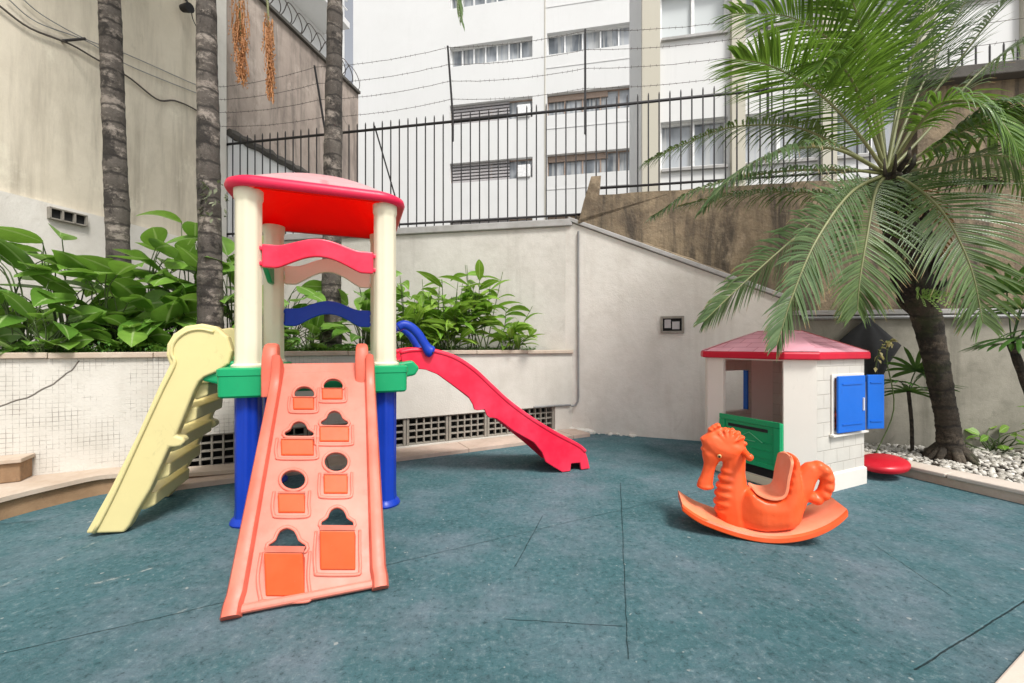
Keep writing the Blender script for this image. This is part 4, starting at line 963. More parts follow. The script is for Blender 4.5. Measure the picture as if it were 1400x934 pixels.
mb.chain([q4(248, 285, 62), q4(238, 345, 40), q4(224, 400, 38), q4(212, 450, 44), q4(204, 470, 48)], 7, .82); x, z = sp_(206, 488); mb.ball((x, 0, z), (54 * KR, 46 * KR, 22 * KR), sub=3)   # snout
mb.chain([q4(390, 300, 70), q4(388, 400, 68), q4(386, 470, 80), q4(385, 560, 100), q4(395, 640, 112), q4(400, 690, 116)], 7, .82)   # neck and chest
SEATP = [(498, 498), (520, 520), (565, 538), (620, 543), (664, 530), (690, 492), (704, 430), (718, 370), (729, 318), (738, 290)]
hull = SEATP + [(758, 278), (778, 290), (788, 330), (790, 400), (800, 470), (812, 540), (812, 620), (790, 690), (740, 722), (600, 738), (470, 732), (390, 700), (350, 640), (400, 560), (455, 490)]
hp_ = [sp_(*p) for p in hull]; hcx, hcz = sp_(640, 620)
def sst(a_): a_ = min(1, max(0, a_)); return a_ * a_ * (3 - 2 * a_)
def hyk(zx): return lerp(.52, 1, sst((zx - 330) / 240)) * lerp(1, .72, sst((zx - 690) / 150))
def inside(px, pz, poly):
    c_ = False
    for k in range(len(poly)):
        (x1, z1), (x2, z2) = poly[k], poly[k - 1]
        if (z1 > pz) != (z2 > pz) and px < (x2 - x1) * (pz - z1) / (z2 - z1) + x1: c_ = not c_
    return c_
def edge_d(px, pz, poly):
    d_ = 9
    for k in range(len(poly)):
        a_, b_ = V((*poly[k], 0)), V((*poly[k - 1], 0)); q = V((px, pz, 0)); ab = b_ - a_; d_ = min(d_, (q - a_ - ab * min(1, max(0, (q - a_).dot(ab) / max(ab.dot(ab), 1e-9)))).length)
    return d_
gx0, gx1 = min(p[0] for p in hp_), max(p[0] for p in hp_); gz0, gz1 = min(p[1] for p in hp_), max(p[1] for p in hp_)
zx_of = lambda x: lerp(340, 812, (x - sp_(340, 620)[0]) / (sp_(812, 620)[0] - sp_(340, 620)[0]))
gx = gx0
while gx < gx1:
    gz = gz0
    while gz < gz1:
        if inside(gx, gz, hp_):
            d_ = edge_d(gx, gz, hp_)
            if d_ > .011:
                r_ = min(.030, d_ + .004); mb.ball((gx, 0, gz - .004), (r_, .128 * hyk(zx_of(gx)) * (.86 + .14 * sst(d_ / .06)), r_), sub=2)
        gz += .009
    gx += .009
mb.chain([q4(745, 600, 84), q4(760, 560, 84)], 5, 1.0)
for (zx, zy, r) in ((345, 390, 42), (338, 435, 50), (330, 485, 54), (325, 535, 58), (322, 588, 60), (325, 640, 58)):         # belly rings
    x, z = sp_(zx, zy); mb.ball((x + .01, 0, z), (r * KR * 1.22, r * KR * 1.35, 32 * KR), MS @ Matrix.Identity(4) if False else None, sub=3)
mb.chain([q4(750, 560, 84), q4(810, 490, 74), q4(845, 430, 62), q4(880, 390, 56), q4(930, 374, 46), q4(975, 410, 42), q4(986, 470, 40), q4(962, 535, 40), q4(912, 568, 36), q4(872, 552, 28), q4(862, 520, 18)], 7, .9)
for k in range(9):                                   # tail rings
    T_ = [(845, 430), (880, 385), (925, 372), (962, 395), (980, 440), (978, 490), (955, 535), (915, 562), (880, 548)][k]
    x, z = sp_(915 + (T_[0] - 915) * 1.10, 468 + (T_[1] - 468) * 1.10); mb.ball((x, 0, z), (37 * KR, 50 * KR, 37 * KR), sub=2)
for k in range(7):                                   # fins along the crest
    an = R(118 - 22 * k); x, z = sp_(350 + 112 * math.cos(an), 232 - 108 * math.sin(an)); mb.ball((x, 0, z), (14 * KR, 26 * KR, 14 * KR), sub=2)
for (zx, zy) in ((240, 128), (262, 112), (285, 100), (205, 178), (192, 188), (196, 250)): x, z = sp_(zx, zy); mb.ball((x, 0, z), (20 * KR, 34 * KR, 17 * KR), sub=2)
for k in range(6):                                   # ribbed cheek fan, moulded on both sides
    an = R(150 - 24 * k); xa_, za_ = sp_(345, 215)
    for sy in (-1, 1):
        p0 = V((xa_, sy * .052, za_)); x1_, z1_ = sp_(345 + 95 * math.cos(an), 220 - 92 * math.sin(an)); mb.chain([(xa_, sy * .050, za_, 7 * KR), (x1_, sy * .034, z1_, 12 * KR)], 8, 1.0, 1)
n = remesh(mb, .0050, 14); body = mk('body', n, M_or, rocker, sharp=0, recalc=False)
# seat: liner with sky reflection put into its pale colour, a pan that runs up the front of the backrest
prof_ = [sp_(zx, zy - 3) for zx, zy in SEATP]
pr = [(p.x, p.y) for p in spline([(a, b, 0) for a, b in prof_], 40)]
mb = MB(MS); NB = 21; rows = []
for i, (x, z) in enumerate(pr):
    t = i / 39; wdt = lerp(.070, .112, min(1, (t / .30)) ** .7)
    if t > .84: wdt = .112 * math.sqrt(max(.12, 1 - ((t - .84) / .175) ** 2.6))
    if t < .06: wdt *= math.sqrt(max(.2, 1 - ((.06 - t) / .065) ** 2))
    rw_ = []
    for j in range(NB):
        s_ = 2 * j / (NB - 1) - 1; cup = .010 * abs(s_) ** 3
        k = min(1, max(0, (t - .45) / .25))
        rw_.append((x - cup * k, wdt * s_, z + cup * (1 - k)))
    rows.append(rw_)
V0 = [[mb.v(p) for p in r_] for r_ in rows]
for i in range(len(V0) - 1):
    for j in range(NB - 1): mb.face([V0[i][j], V0[i][j + 1], V0[i + 1][j + 1], V0[i + 1][j]], smooth=True)
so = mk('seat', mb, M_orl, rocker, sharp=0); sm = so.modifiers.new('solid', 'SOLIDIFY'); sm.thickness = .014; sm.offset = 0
b_ = so.modifiers.new('round', 'BEVEL'); b_.width = .006; b_.segments = 3; b_.limit_method = 'ANGLE'; b_.angle_limit = R(50)
for sy in (-1, 1):
    x, z = sp_(283, 280); mb = MB(MS); mb.ball((x, sy * .0655, z), (.0125, .008, .012)); mk('eye', mb, flat('pale_eye' if sy < 0 else 'pale_eye_far', (.5, .32, .12), .3), rocker, sharp=0)
    mb = MB(MS); mb.ball((x - .001, sy * .0725, z - .001), (.0065, .004, .0075)); mk('pupil', mb, M_void, rocker, sharp=0)
mb = MB(MS)
x, z = sp_(450, 268); mb.tube([V((x, -.13, z)), V((x, -.055, z)), V((x, .055, z)), V((x, .13, z))], [.016, .020, .020, .016], 10)
x2, z2 = sp_(470, 275, -.1); mb.ball((x, -.13, z), .022); mb.ball((x, .13, z), .022); mk('grab_bar', mb, M_or, rocker, sharp=0)

# ================================================================== PLAYHOUSE
ha = R(24.7); hx = V((math.cos(ha), math.sin(ha), 0)); hy = V((-math.sin(ha), math.cos(ha), 0)); HC = V((2.115, 2.96, 0))
MH_ = frame(HC, hx, hy, ez)
house = thing('playhouse', 'white plastic playhouse with pink hipped roof, green half door and blue shutters', 'playhouse', M=MH_)
LS, LF, ch = .93, .973, .148                          # side length (x), front length (y), chamfer
Zw0, Zw1 = .0, 1.012
octo = [(ch, 0), (LS - ch, 0), (LS, ch), (LS, LF - ch), (LS - ch, LF), (ch, LF), (0, LF - ch), (0, ch)]
wt = .028
def wallp(a, b, holes, name='wall', m=None, z0=Zw0, z1=Zw1, thick=wt):
    """one wall between plan points a-b, outer face on that line; holes in metres along/up; UVs for the block joints"""
    a, b = V((a[0], a[1], 0)), V((b[0], b[1], 0)); d = (b - a); L = d.length; d.normalize(); nin = V((-d.y, d.x, 0))
    mb = MB(MH_); f = lambda s, z: a + d * s + V((0, 0, z))
    mb.plate([f(0, z0), f(L, z0), f(L, z1), f(0, z1)], [[f(s0, q0), f(s1, q0), f(s1, q1), f(s0, q1)] for s0, q0, s1, q1 in holes], nin * thick)
    inv = MH_.inverted()
    for fc in mb.bm.faces:
        for l in fc.loops: q = inv @ l.vert.co; l[mb.uv].uv = ((q - a).dot(d), q.z)
    return mk(name, mb, m or M_white, house)
wh = (.345, .455, .735, .86)                          # window opening along each side wall
wallp(octo[0], octo[1], [(wh[0] - ch, wh[1], wh[2] - ch, wh[3])], 'side_wall', M_siding)
wallp(octo[4], octo[5], [(LS - wh[2] - ch, wh[1], LS - wh[0] - ch, wh[3])], 'side_wall', M_siding)
wallp(octo[1], octo[2], [], 'corner_panel'); wallp(octo[3], octo[4], [], 'corner_panel'); wallp(octo[5], octo[6], [], 'corner_panel'); wallp(octo[7], octo[0], [], 'corner_panel')
wallp(octo[2], octo[3], [], 'rear_wall', M_siding)
Lf = LF - 2 * ch
wallp(octo[6], octo[7], [(Lf - .515, .068, Lf - .008, .985)], 'front_wall')
# plinth
mb = MB(MH_); ex_ = .016
po = [(ch - .006, -ex_), (LS - ch + .006, -ex_), (LS + ex_, ch - .006), (LS + ex_, LF - ch + .006), (LS - ch + .006, LF + ex_), (ch - .006, LF + ex_), (-ex_ * .5, LF - ch + .006), (-ex_ * .5, ch - .006)]
pi_ = [(x * .94 + LS * .03, y * .94 + LF * .03) for x, y in octo]
nP = 8
A = [mb.v((x, y, .001)) for x, y in po]; B = [mb.v((x, y, .128)) for x, y in po]; Cc = [mb.v((lerp(x, LS / 2, .035), lerp(y, LF / 2, .035), .140)) for x, y in po]
for i in range(8):
    j = (i + 1) % 8
    if i == 6: continue
    mb.face([A[i], A[j], B[j], B[i]]); mb.face([B[i], B[j], Cc[j], Cc[i]])
mk('plinth', mb, M_white, house)
mb = MB(MH_); mb.box2((-.02, ch, .001), (.05, LF - ch, .064)); mk('door_sill', mb, M_cr, house, bevel=.008)
mb = MB(MH_); mb.prism([(x * .95 + LS * .025, y * .95 + LF * .025, .004) for x, y in octo], (0, 0, .02)); mk('house_floor', mb, M_cr, house)
# roof: eave band, hipped slopes as one shell with a small flat ridge
def grow(k): return [((x - LS / 2) * (1 + k / (LS / 2)) + LS / 2, (y - LF / 2) * (1 + k / (LF / 2)) + LF / 2) for x, y in octo]
eo, ei = grow(.034), grow(.010); ze0, ze1 = .995, 1.052
mb = MB(MH_); rg = lambda pl, z: [V((x, y, z)) for x, y in pl]
mb.loft([rg(ei, ze0 + .002), rg(grow(.028), ze0), rg(eo, ze0 + .01), rg(eo, ze1 - .012), rg(grow(.028), ze1), rg(grow(.02), ze1 + .004)], cap=False, smooth=False); er = mk('roof_eave', mb, M_eave, house, bevel=.006)
rt = [(LS * .5 + sx * a, LF * .5 + sy * b) for sx, sy, a, b in ((-1, -1, .06, .16), (1, -1, .06, .16), (1, -1, .13, .10), (1, 1, .13, .10), (1, 1, .06, .16), (-1, 1, .06, .16), (-1, 1, .13, .10), (-1, -1, .13, .10))]
mb = MB(MH_); zr = 1.228
lo_, hi_ = rg(grow(.03), ze1 + .001), rg(rt, zr)
for i in range(8):
    j = (i + 1) % 8; L = (lo_[j] - lo_[i]).length; L2 = (hi_[j] - hi_[i]).length; hh = ((hi_[i] + hi_[j]) / 2 - (lo_[i] + lo_[j]) / 2).length
    off_ = 0 if i % 2 == 0 else .006                # corner hip plates stand a little proud
    o3 = V((0, 0, off_))
    q = [mb.v(lo_[i] + o3), mb.v(lo_[j] + o3), mb.v(hi_[j] + o3), mb.v(hi_[i] + o3)]
    mb.face(q, uvs=[(-L / 2, 0), (L / 2, 0), (L2 / 2, hh), (-L2 / 2, hh)] if i % 2 == 0 else [(.03, .03)] * 4)
mb.face([mb.v(p + V((0, 0, .004))) for p in hi_], uvs=[(.03, .03)] * 8); mk('roof', mb, M_roofp, house)
# half door
mb = MB(MH_); f = lambda s, z, o: V((-.03 + o, LF - ch - .012 - s, z)); Ld = Lf - .0
YD = ch + .52
mb.box2((-.034, ch - .004, .15), (-.002, YD + .004, .512)); dr = mk('half_door', mb, M_green, house, bevel=.01)
mb = MB(MH_)
mb.box2((-.046, ch + .0, .478), (-.0345, YD, .520)); mb.box2((-.046, ch + .0, .15), (-.0345, YD, .185)); mb.box2((-.046, ch + .0, .187), (-.0345, ch + .05, .476)); mb.box2((-.046, YD - .05, .187), (-.0345, YD, .476))
for k in range(3): mb.box2((-.0400, ch + .07, .22 + k * .06), (-.0345, YD - .07, .226 + k * .06))
mk('door_frame', mb, M_green, dr, bevel=.004)
mb = MB(MH_); mb.box2((-.0375, ch + .10, .425), (-.0343, YD - .08, .45)); mk('door_slot', mb, M_black, dr)
mb = MB(MH_); yc = (ch + YD) / 2 - .01; mb.tube([V((-.039, yc - .11, .34)), V((-.039, yc, .405)), V((-.039, yc + .11, .34))], .004, 6); mb.tube([V((-.039, yc + .05, .338)), V((-.039, yc - .05, .338))], .004, 6); mk('moulded_gable', mb, plastic('mint_plastic', (.10, .42, .22), .4), dr)
mb = MB(MH_); mb.box2((.005, ch, .066), (.02, YD, .148)); mk('gap_shade', mb, M_void, dr)  # black strip set in as the shade under the door
# windows with frames and shutters on both sides
for (yb, sg) in ((0, -1), (LF, 1)):
    mb = MB(MH_); x0_, z0_, x1_, z1_ = wh; fy = yb + sg * .012; t_ = .026
    mb.plate([(x0_ - t_, fy, z0_ - t_), (x1_ + t_, fy, z0_ - t_), (x1_ + t_, fy, z1_ + t_), (x0_ - t_, fy, z1_ + t_)], [[(x0_ + .006, fy, z0_ + .006), (x1_ - .006, fy, z0_ + .006), (x1_ - .006, fy, z1_ - .006), (x0_ + .006, fy, z1_ - .006)]], (0, -sg * .010, 0))
    wf = mk('window_frame', mb, M_white, house, bevel=.004)
    mb = MB(MH_); mb.box((x0_ / 2 + x1_ / 2, yb + sg * .018, z0_ - t_ - .006), (x1_ - x0_ + .09, .034, .02)); mk('window_sill', mb, M_white, wf, bevel=.005)
    mb = MB(MH_)
    if sg > 0:
        mb.box2((x0_ + .008, yb - .026, z0_ + .008), (x0_ + .026, yb + .004, z1_ - .008)); mk('blue_jamb', mb, M_blue2, wf); mb = MB(MH_); mb.box2((x1_ - .022, yb - .026, z0_ + .008), (x1_ - .008, yb + .004, z1_ - .008)); mk('blue_jamb', mb, M_blue2, wf)
    mb = MB(MH_); mb.box((x0_ / 2 + x1_ / 2, yb + sg * .008, (z0_ + z1_) / 2), (.016, .012, z1_ - z0_ - .016)); 
    if sg < 0: mk('mullion', mb, M_white, wf)
    
    for side in (-1, 1):
        wdt = .335 if (sg < 0 and side < 0) else (.15 if sg < 0 else .12)
        hinge = V((x0_ - .006 if side < 0 else x1_ + .012, yb + sg * .028, 0))
        if sg < 0: an = R(-8) if side < 0 else R(163)      # degrees swung open from closed
        else: an = R(172)
        dirx = V((1 if side < 0 else -1, 0, 0)); op = V((0, sg, 0))
        dv = dirx * math.cos(an) + op * math.sin(an) if not (sg < 0 and side < 0) else (dirx + op * .05).normalized()
        nv = V((-dv.y, dv.x, 0)) * .016
        if nv.y * sg < 0: nv = -nv
        mb = MB(MH_); a = hinge + V((0, 0, z0_ - .012)); b = hinge + dv * wdt + V((0, 0, z0_ - .012)); hgt = V((0, 0, z1_ - z0_ + .024))
        mb.prism([a, b, b + hgt, a + hgt], nv); sh = mk('shutter', mb, M_blue2, house, bevel=.005)
        hd_ = hinge + dv * (wdt - .035) + nv * 1.25; mb = MB(MH_); mb.box2(hd_ + V((-.006, -.006, .60)), hd_ + V((.006, .006, .70)))
        if sg < 0 and side < 0: mk('handle', mb, M_white, sh, bevel=.003)
        mb = MB(MH_)
        for zz in (z0_ + .05, z1_ - .05): c = hinge + dv * wdt * .5 + nv * 1.08 + V((0, 0, zz)); mb.prism([c - dv * wdt * .36 - V((0, 0, .004)), c + dv * wdt * .36 - V((0, 0, .004)), c + dv * wdt * .36 + V((0, 0, .004)), c - dv * wdt * .36 + V((0, 0, .004))], nv * .3)
        mk('moulding', mb, M_blue2, sh)
# inside: moulded pink counter on the rear wall
mb = MB(MH_); mb.box2((LS - .20, ch + .02, .50), (LS - .032, LF * .48, .53)); ct = mk('play_counter', mb, M_salmon, house, bevel=.006)
mb = MB(MH_)
for k in range(3): mb.box2((LS - .185, ch + .06, .40 + k * .033), (LS - .033, LF * .45, .425 + k * .033))
mk('counter_front', mb, M_salmon, ct, bevel=.004)
mb = MB(MH_); mb.box2((LS - .16, ch + .08, .532), (LS - .10, ch + .22, .575)); mk('play_tap', mb, M_black, ct, bevel=.008)

# red lid leaning on the kerb
cl = G(1222, 634, .10); MLd = Matrix.Translation((3.12, 3.44, .118)) @ Matrix.Rotation(R(-4), 4, 'Y') @ Matrix.Rotation(R(5), 4, 'X') @ Matrix.Rotation(R(24), 4, 'Z')
mb = MB(MLd); el = lambda r, z: [V((r * math.cos(2 * PI * k / 40) * .205, r * math.sin(2 * PI * k / 40) * .16, z)) for k in range(40)]
mb.loft([el(.80, -.035), el(.95, -.03), el(1.0, -.012), el(1.0, .004), el(.95, .018), el(.80, .032), el(.5, .043), el(.2, .047), el(.03, .048)]); tag(mk('plastic_lid', mb, M_redlid, M=MLd.copy(), sharp=50), 'domed red plastic lid lying on the gravel kerb beside the playhouse', 'plastic lid')
# black cloth hung from the handrail behind the playhouse
mb = MB(); top_ = V((3.66, W2b(3.66) - .07, 1.385)); n_ = 24; rows = []
for i in range(13):
    t = i / 12; row = []
    for j in range(n_ + 1):
        s_ = j / n_ * 2 - 1; zz = top_.z - t * .62 - .05 * s_ * s_ * t; wdt = .012 + .29 * min(1, t * 2.4)
        if t > .42: wdt *= 1 - (t - .42) * 1.25
        bow = .08 * math.sin(min(1, t * 1.5) * PI * .5) * (1 - s_ * s_) + .025 * math.cos(s_ * 9) * t
        row.append(mb.v((top_.x + s_ * wdt, top_.y - .01 - bow + s_ * wdt * -.16, zz + .0)))
    rows.append(row)
for i in range(12):
    for j in range(n_): mb.face([rows[i][j], rows[i][j + 1], rows[i + 1][j + 1], rows[i + 1][j]], smooth=True)
bc_ = mk('hanging_cloth', mb, M_black, sharp=0, recalc=False, solid=.006); tag(bc_, 'black cloth hanging in a point from the handrail behind the playhouse roof', 'cloth')

# ================================================================== VEGETATION
def trunk(name_, path, radii, m, parent, ring=.11, bumpy=.05, n=None, seed=0):
    L = sum((V(path[i + 1]) - V(path[i])).length for i in range(len(path) - 1)); n = n or int(L / ring * 5)
    pts = spline(path, n); rs = []
    for i in range(n):
        t = i / (n - 1); k = t * (len(radii) - 1); j = min(int(k), len(radii) - 2); r = lerp(radii[j], radii[j + 1], k - j)
        ph = (t * L / ring + 1.6 * noise.noise(V((t * 9, seed, 0)))) % 1.0
        rs.append(r * (1 + bumpy * (ph ** 3 - .3) + .05 * noise.noise(V((t * L * 3, seed, 3)))))
    mb = MB(); seg = 20; rings = []
    for i, p in enumerate(pts):
        rings.append([p + V((math.cos(2 * PI * k / seg), math.sin(2 * PI * k / seg), 0)) * rs[i] * (1 + .07 * noise.noise(V((math.cos(2 * PI * k / seg) * 1.2, math.sin(2 * PI * k / seg) * 1.2 + seed, i * .10)))) for k in range(seg)])
    mb.loft(rings); return mk(name_, mb, m, parent, sharp=50), pts
UP = V((0, 0, 1))
def frond(path, ll, parent, m, n=70, r0=.016, start=.14, droop=.5, wid=.012, ang=(70, 28), nseg=4, name='frond', side=None, lift=.15, thin=1.0, seed=0, taper_tip=.35):
    """one feather leaf: tapering midrib along path and two ranks of narrow leaflets; gravity bends them"""
    rnd = random.Random(seed * 7 + 3); pts = spline(path, 60); N = len(pts)
    hdir = (V(path[-1]) - V(path[0])); hdir.z = 0
    sd0 = side or (hdir.normalized().cross(UP) if hdir.length > .05 else V((1, 0, 0)))
    mb = MB(); mb.mi = 1; mb.tube(pts, [lerp(r0, .0022, (i / (N - 1)) ** .8) for i in range(N)], 6, up=sd0.cross(UP) if False else None); mb.mi = 0
    for k in range(n):
        t = start + (1 - start) * (k + .5) / n; f = t * (N - 1); i = min(int(f), N - 2); p = lerp(pts[i], pts[i + 1], f - i)
        tg = (pts[min(i + 2, N - 1)] - pts[max(i - 1, 0)]).normalized(); q = (t - start) / (1 - start)
        L0 = ll * (min(1, .35 + q * 3.2)) * (1 - (1 - taper_tip) * max(0, (q - .45) / .55) ** 1.4)
        nrm = sd0.cross(tg); nrm = nrm.normalized() if nrm.length > .01 else UP
        if nrm.z < 0: nrm = -nrm
        for sg in (-1, 1):
            if rnd.random() > thin: continue
            a = R(lerp(ang[0], ang[1], q) + rnd.uniform(-6, 6)); sdv = (sd0 - tg * sd0.dot(tg)).normalized() * sg
            d = (tg * math.cos(a) + sdv * math.sin(a) + nrm * (lift + rnd.uniform(-.08, .08))).normalized(); L = L0 * rnd.uniform(.86, 1.1); dr = droop * rnd.uniform(.7, 1.3)
            lp = []; c = p.copy(); dd = d.copy()
            for s_ in range(nseg + 1):
                lp.append(c.copy()); dd = (dd + V((0, 0, -1)) * dr / nseg * (s_ + .6) * .55).normalized(); c = c + dd * (L / nseg)
            wv = nrm if abs(d.dot(nrm)) < .9 else sdv
            mb.leaf(lp, (tg - d * tg.dot(d)), wid * rnd.uniform(.85, 1.15), .35, prof=lambda t_: (.45 + .55 * min(1, t_ * 4)) * (1 - max(0, (t_ - .35) / .65) ** 1.8) + .04)
    return mk(name, mb, [m, M_rach], parent, sharp=0, recalc=False)

# --- the three tall palm trunks in the planter (crowns above the picture)
def tall_palm(u0, v0, u1, v1, Y, r0, r1, label, ztop, seed, nf=9, mat_=M_bark):
    b = P(u0, v0, Y); b.z = .97; tpx = P(u1, v1, Y); d = (tpx - b) / (tpx.z - b.z); top_ = b + d * (ztop - b.z)
    t = thing('palm_tree', label, 'palm tree', b, group='tall palms in the planter')
    rr_ = [r0 * 1.22, r0 * 1.04, r0, lerp(r0, r1, .4), lerp(r0, r1, .7), r1, r1]
    trunk('trunk', [b + V((0, 0, -.05)), b + d * (ztop - b.z) * .25, b + d * (ztop - b.z) * .5, b + d * (ztop - b.z) * .75, top_], rr_, mat_, t, ring=.17, seed=seed)
    rnd = random.Random(seed)
    for k in range(nf):
        a = 2 * PI * k / nf + rnd.uniform(-.2, .2); h = V((math.cos(a), math.sin(a), 0)); el = rnd.uniform(.2, .9); L = rnd.uniform(1.5, 1.9)
        frond([top_, top_ + h * L * .35 + UP * el * .7, top_ + h * L * .75 + UP * el * .8, top_ + h * L * 1.05 + UP * (el * .3 - .3)], .48, t, M_palm, n=34, nseg=3, wid=.02, seed=seed * 20 + k)
    return t, top_
p1, c1 = tall_palm(167, 420, 150, 0, 4.05, .090, .080, 'mottled palm trunk leaning in the planter, leftmost of the three palms', 7.4, 1)
p2, c2 = tall_palm(289, 442, 282, 0, 3.80, .090, .068, 'palm trunk rising just left of the play tower, with a scarred stem', 6.6, 2)
p3, c3 = tall_palm(452, 468, 458, 0, 4.75, .100, .072, 'ringed palm trunk standing behind the red roofed play tower', 7.6, 3)
fr_ = frond([c3 + V((0, 0, .05)), P(560, -120, 4.6), P(612, -55, 4.3), P(630, 30, 4.15)], .30, p3, M_palm, n=60, wid=.013, seed=77, droop=.8)
# moss growth on the second trunk: ragged sheath and fern tuft
mb = MB(); random.seed(12)
for k in range(46):
    q = P(287, random.uniform(248, 300), 3.80 - .112); a = random.uniform(-1.2, 1.2)
    p = q + V((.11 * math.sin(a), .115 * (1 - math.cos(a)), 0)); dv = V((math.sin(a) * .6 + random.uniform(-.3, .3), -.35, random.uniform(-.9, .5))).normalized()
    mb.leaf([p, p + dv * .03, p + dv * .06 + V((0, 0, -.015))], V((math.cos(a), math.sin(a), 0)), random.uniform(.008, .018), .2)
mk('moss_tuft', mb, leafmat('moss', (.05, .06, .03), (.22, .24, .15), None, .8, .1), p2, sharp=0, recalc=False)
# hanging dead flower stalks
def dead_stalk(u, vt, vb, Y, wid_, seed):
    rnd = random.Random(seed); mb = MB(); a, b = P(u, vt, Y), P(u + 4, vb, Y)
    for k in range(150):
        t = rnd.random() ** .7; q = lerp(a, b, t) + V((rnd.uniform(-1, 1), rnd.uniform(-1, 1), 0)) * wid_ * (1 - t * .72) * .9
        L = rnd.uniform(.16, .34) * (1.1 - t * .5); e = q + V((rnd.uniform(-.03, .03), rnd.uniform(-.03, .03), -L))
        mb.leaf([q, lerp(q, e, .5) + V((rnd.uniform(-.012, .012), rnd.uniform(-.01, .01), 0)), e], V((rnd.uniform(-1, 1), rnd.uniform(-1, 1), 0)).normalized(), .006, .1, prof=lambda t_: 1 - .6 * t_)
        for j in range(5):
            w_ = lerp(q, e, (j + .5) / 5) + V((rnd.uniform(-.014, .014), rnd.uniform(-.014, .014), 0)); mb.ball(w_, (.005, .005, .010), sub=1)
    mb.mi = 1; mb.tube([c2 + V((0, .0, -.2)), lerp(c2, a, .6) + V((0, 0, .25)), a, lerp(a, b, .8)], [.02, .016, .012, .004], 6)
    mk('dead_flower_stalk', mb, [M_dead, M_rach], p2, sharp=0, recalc=False)
dead_stalk(327, -25, 98, 3.95, .085, 5); dead_stalk(366, 5, 118, 4.05, .045, 6)

# --- broad-leaved plants and canes in the planter
def broad_plant(label, base_, nleaf, hgt, ll, lw, spread, seed, m=M_leafA, bias=V((0, 0, 0)), group=None, name='broad_leaf_plant'):
    rnd = random.Random(seed); t = thing(name, label, 'plant', base_, group=group); mb, ms = MB(), MB()
    for k in range(nleaf):
        a = rnd.uniform(0, 2 * PI); h = V((math.cos(a), math.sin(a), 0)) + bias; h = h.normalized(); q = (k + rnd.random()) / nleaf
        hh = hgt * lerp(.10, 1.0, q ** .9) * rnd.uniform(.9, 1.08); rad = spread * lerp(1.0, .55, q) * rnd.uniform(.5, 1.15)
        p0 = base_ + V((rnd.uniform(-.08, .08), rnd.uniform(-.06, .06), -.02)); p3 = base_ + h * rad + UP * hh
        path = spline([p0, p0 + h * rad * .22 + UP * hh * .45, p0 + h * rad * .6 + UP * hh * .86, p3], 9); ms.tube(path, [lerp(.0075, .0035, i / 8) for i in range(9)], 5)
        L = ll * rnd.uniform(.72, 1.15); el = rnd.uniform(-.35, .75) * (1 if q < .75 else 1.3); d = (h + UP * el).normalized(); d = (d + V((rnd.uniform(-.4, .4), rnd.uniform(-.4, .4), 0))).normalized()
        lp = []; c = p3.copy(); dd = d.copy(); dr = rnd.uniform(.25, .95)
        for s_ in range(9): lp.append(c.copy()); dd = (dd - UP * dr * .028 * (s_ + 1)).normalized(); c = c + dd * (L / 8)
        sdv = h.cross(UP).normalized(); rl = rnd.uniform(-.6, .6); sdv = (sdv * math.cos(rl) + UP * math.sin(rl)).normalized()
        if rnd.random() < .45: sdv = (V((1, .1, 0)) - d * d.x + V((0, 0, rnd.uniform(-.3, .3)))).normalized()
        mb.leaf(lp, sdv, lw * rnd.uniform(.75, 1.15), rnd.uniform(.10, .42))
    mk('stem', ms, M_stem, t, sharp=0); mk('foliage', mb, m, t, sharp=0, recalc=False); return t
def at(u, Y, z=.985): return V(((u - CX) / F * Y, Y, z))
cb = V((.15, -.35, 0))
BL = [
 ('broad leaved plant at the far left end of the planter, arching over the wall', 25, 3.25, 24, 0.877, 0.353, 0.105, 0.367, 31),
 ('tall broad leaved plant below the vent block, with paddle shaped leaves', 96, 3.62, 32, 0.998, 0.392, 0.114, 0.402, 32),
 ('leafy green clump directly in front of the leftmost palm trunk', 150, 3.65, 30, 0.791, 0.353, 0.105, 0.35, 33),
 ('broad leaved plant with one upright paddle leaf right of the leftmost palm', 205, 3.95, 32, 1.084, 0.392, 0.118, 0.367, 34),
 ('dark leafy plant with long blades just left of the scarred palm trunk', 248, 4.05, 30, 0.963, 0.412, 0.094, 0.385, 35),
 ('tall blades of a leafy plant reaching up beside the scarred palm trunk', 264, 4.35, 9, 1.45, 0.451, 0.1, 0.262, 36),
 ('leafy plant between the scarred palm trunk and the tower posts', 318, 4.2, 30, 1.161, 0.412, 0.108, 0.314, 37),
 ('low leafy plant half hidden behind the yellow ladder top', 236, 3.92, 24, 0.447, 0.294, 0.084, 0.279, 38),
 ('leafy plant seen under the peach arch of the tower', 392, 4.7, 34, 0.86, 0.392, 0.094, 0.385, 39),
 ('leafy plant right of the ringed palm, seen under the peach arch', 500, 4.95, 34, 0.877, 0.392, 0.094, 0.367, 40),
 ('low plant at the foot of the ringed palm trunk', 425, 4.35, 26, 0.361, 0.294, 0.074, 0.262, 41),
 ('low leafy plant on the planter edge below the far left clump', 60, 3.2, 26, 0.344, 0.255, 0.069, 0.262, 42),
 ('small leafy plant on the planter edge before the leftmost palm', 180, 3.72, 26, 0.396, 0.255, 0.074, 0.245, 43)]
for lab, u, Y, n_, hg, ll_, lw_, spd, sd_ in BL: broad_plant(lab, at(u, Y), n_, hg, ll_, lw_, spd, sd_, bias=cb, group='broad leaved plants in the planter')
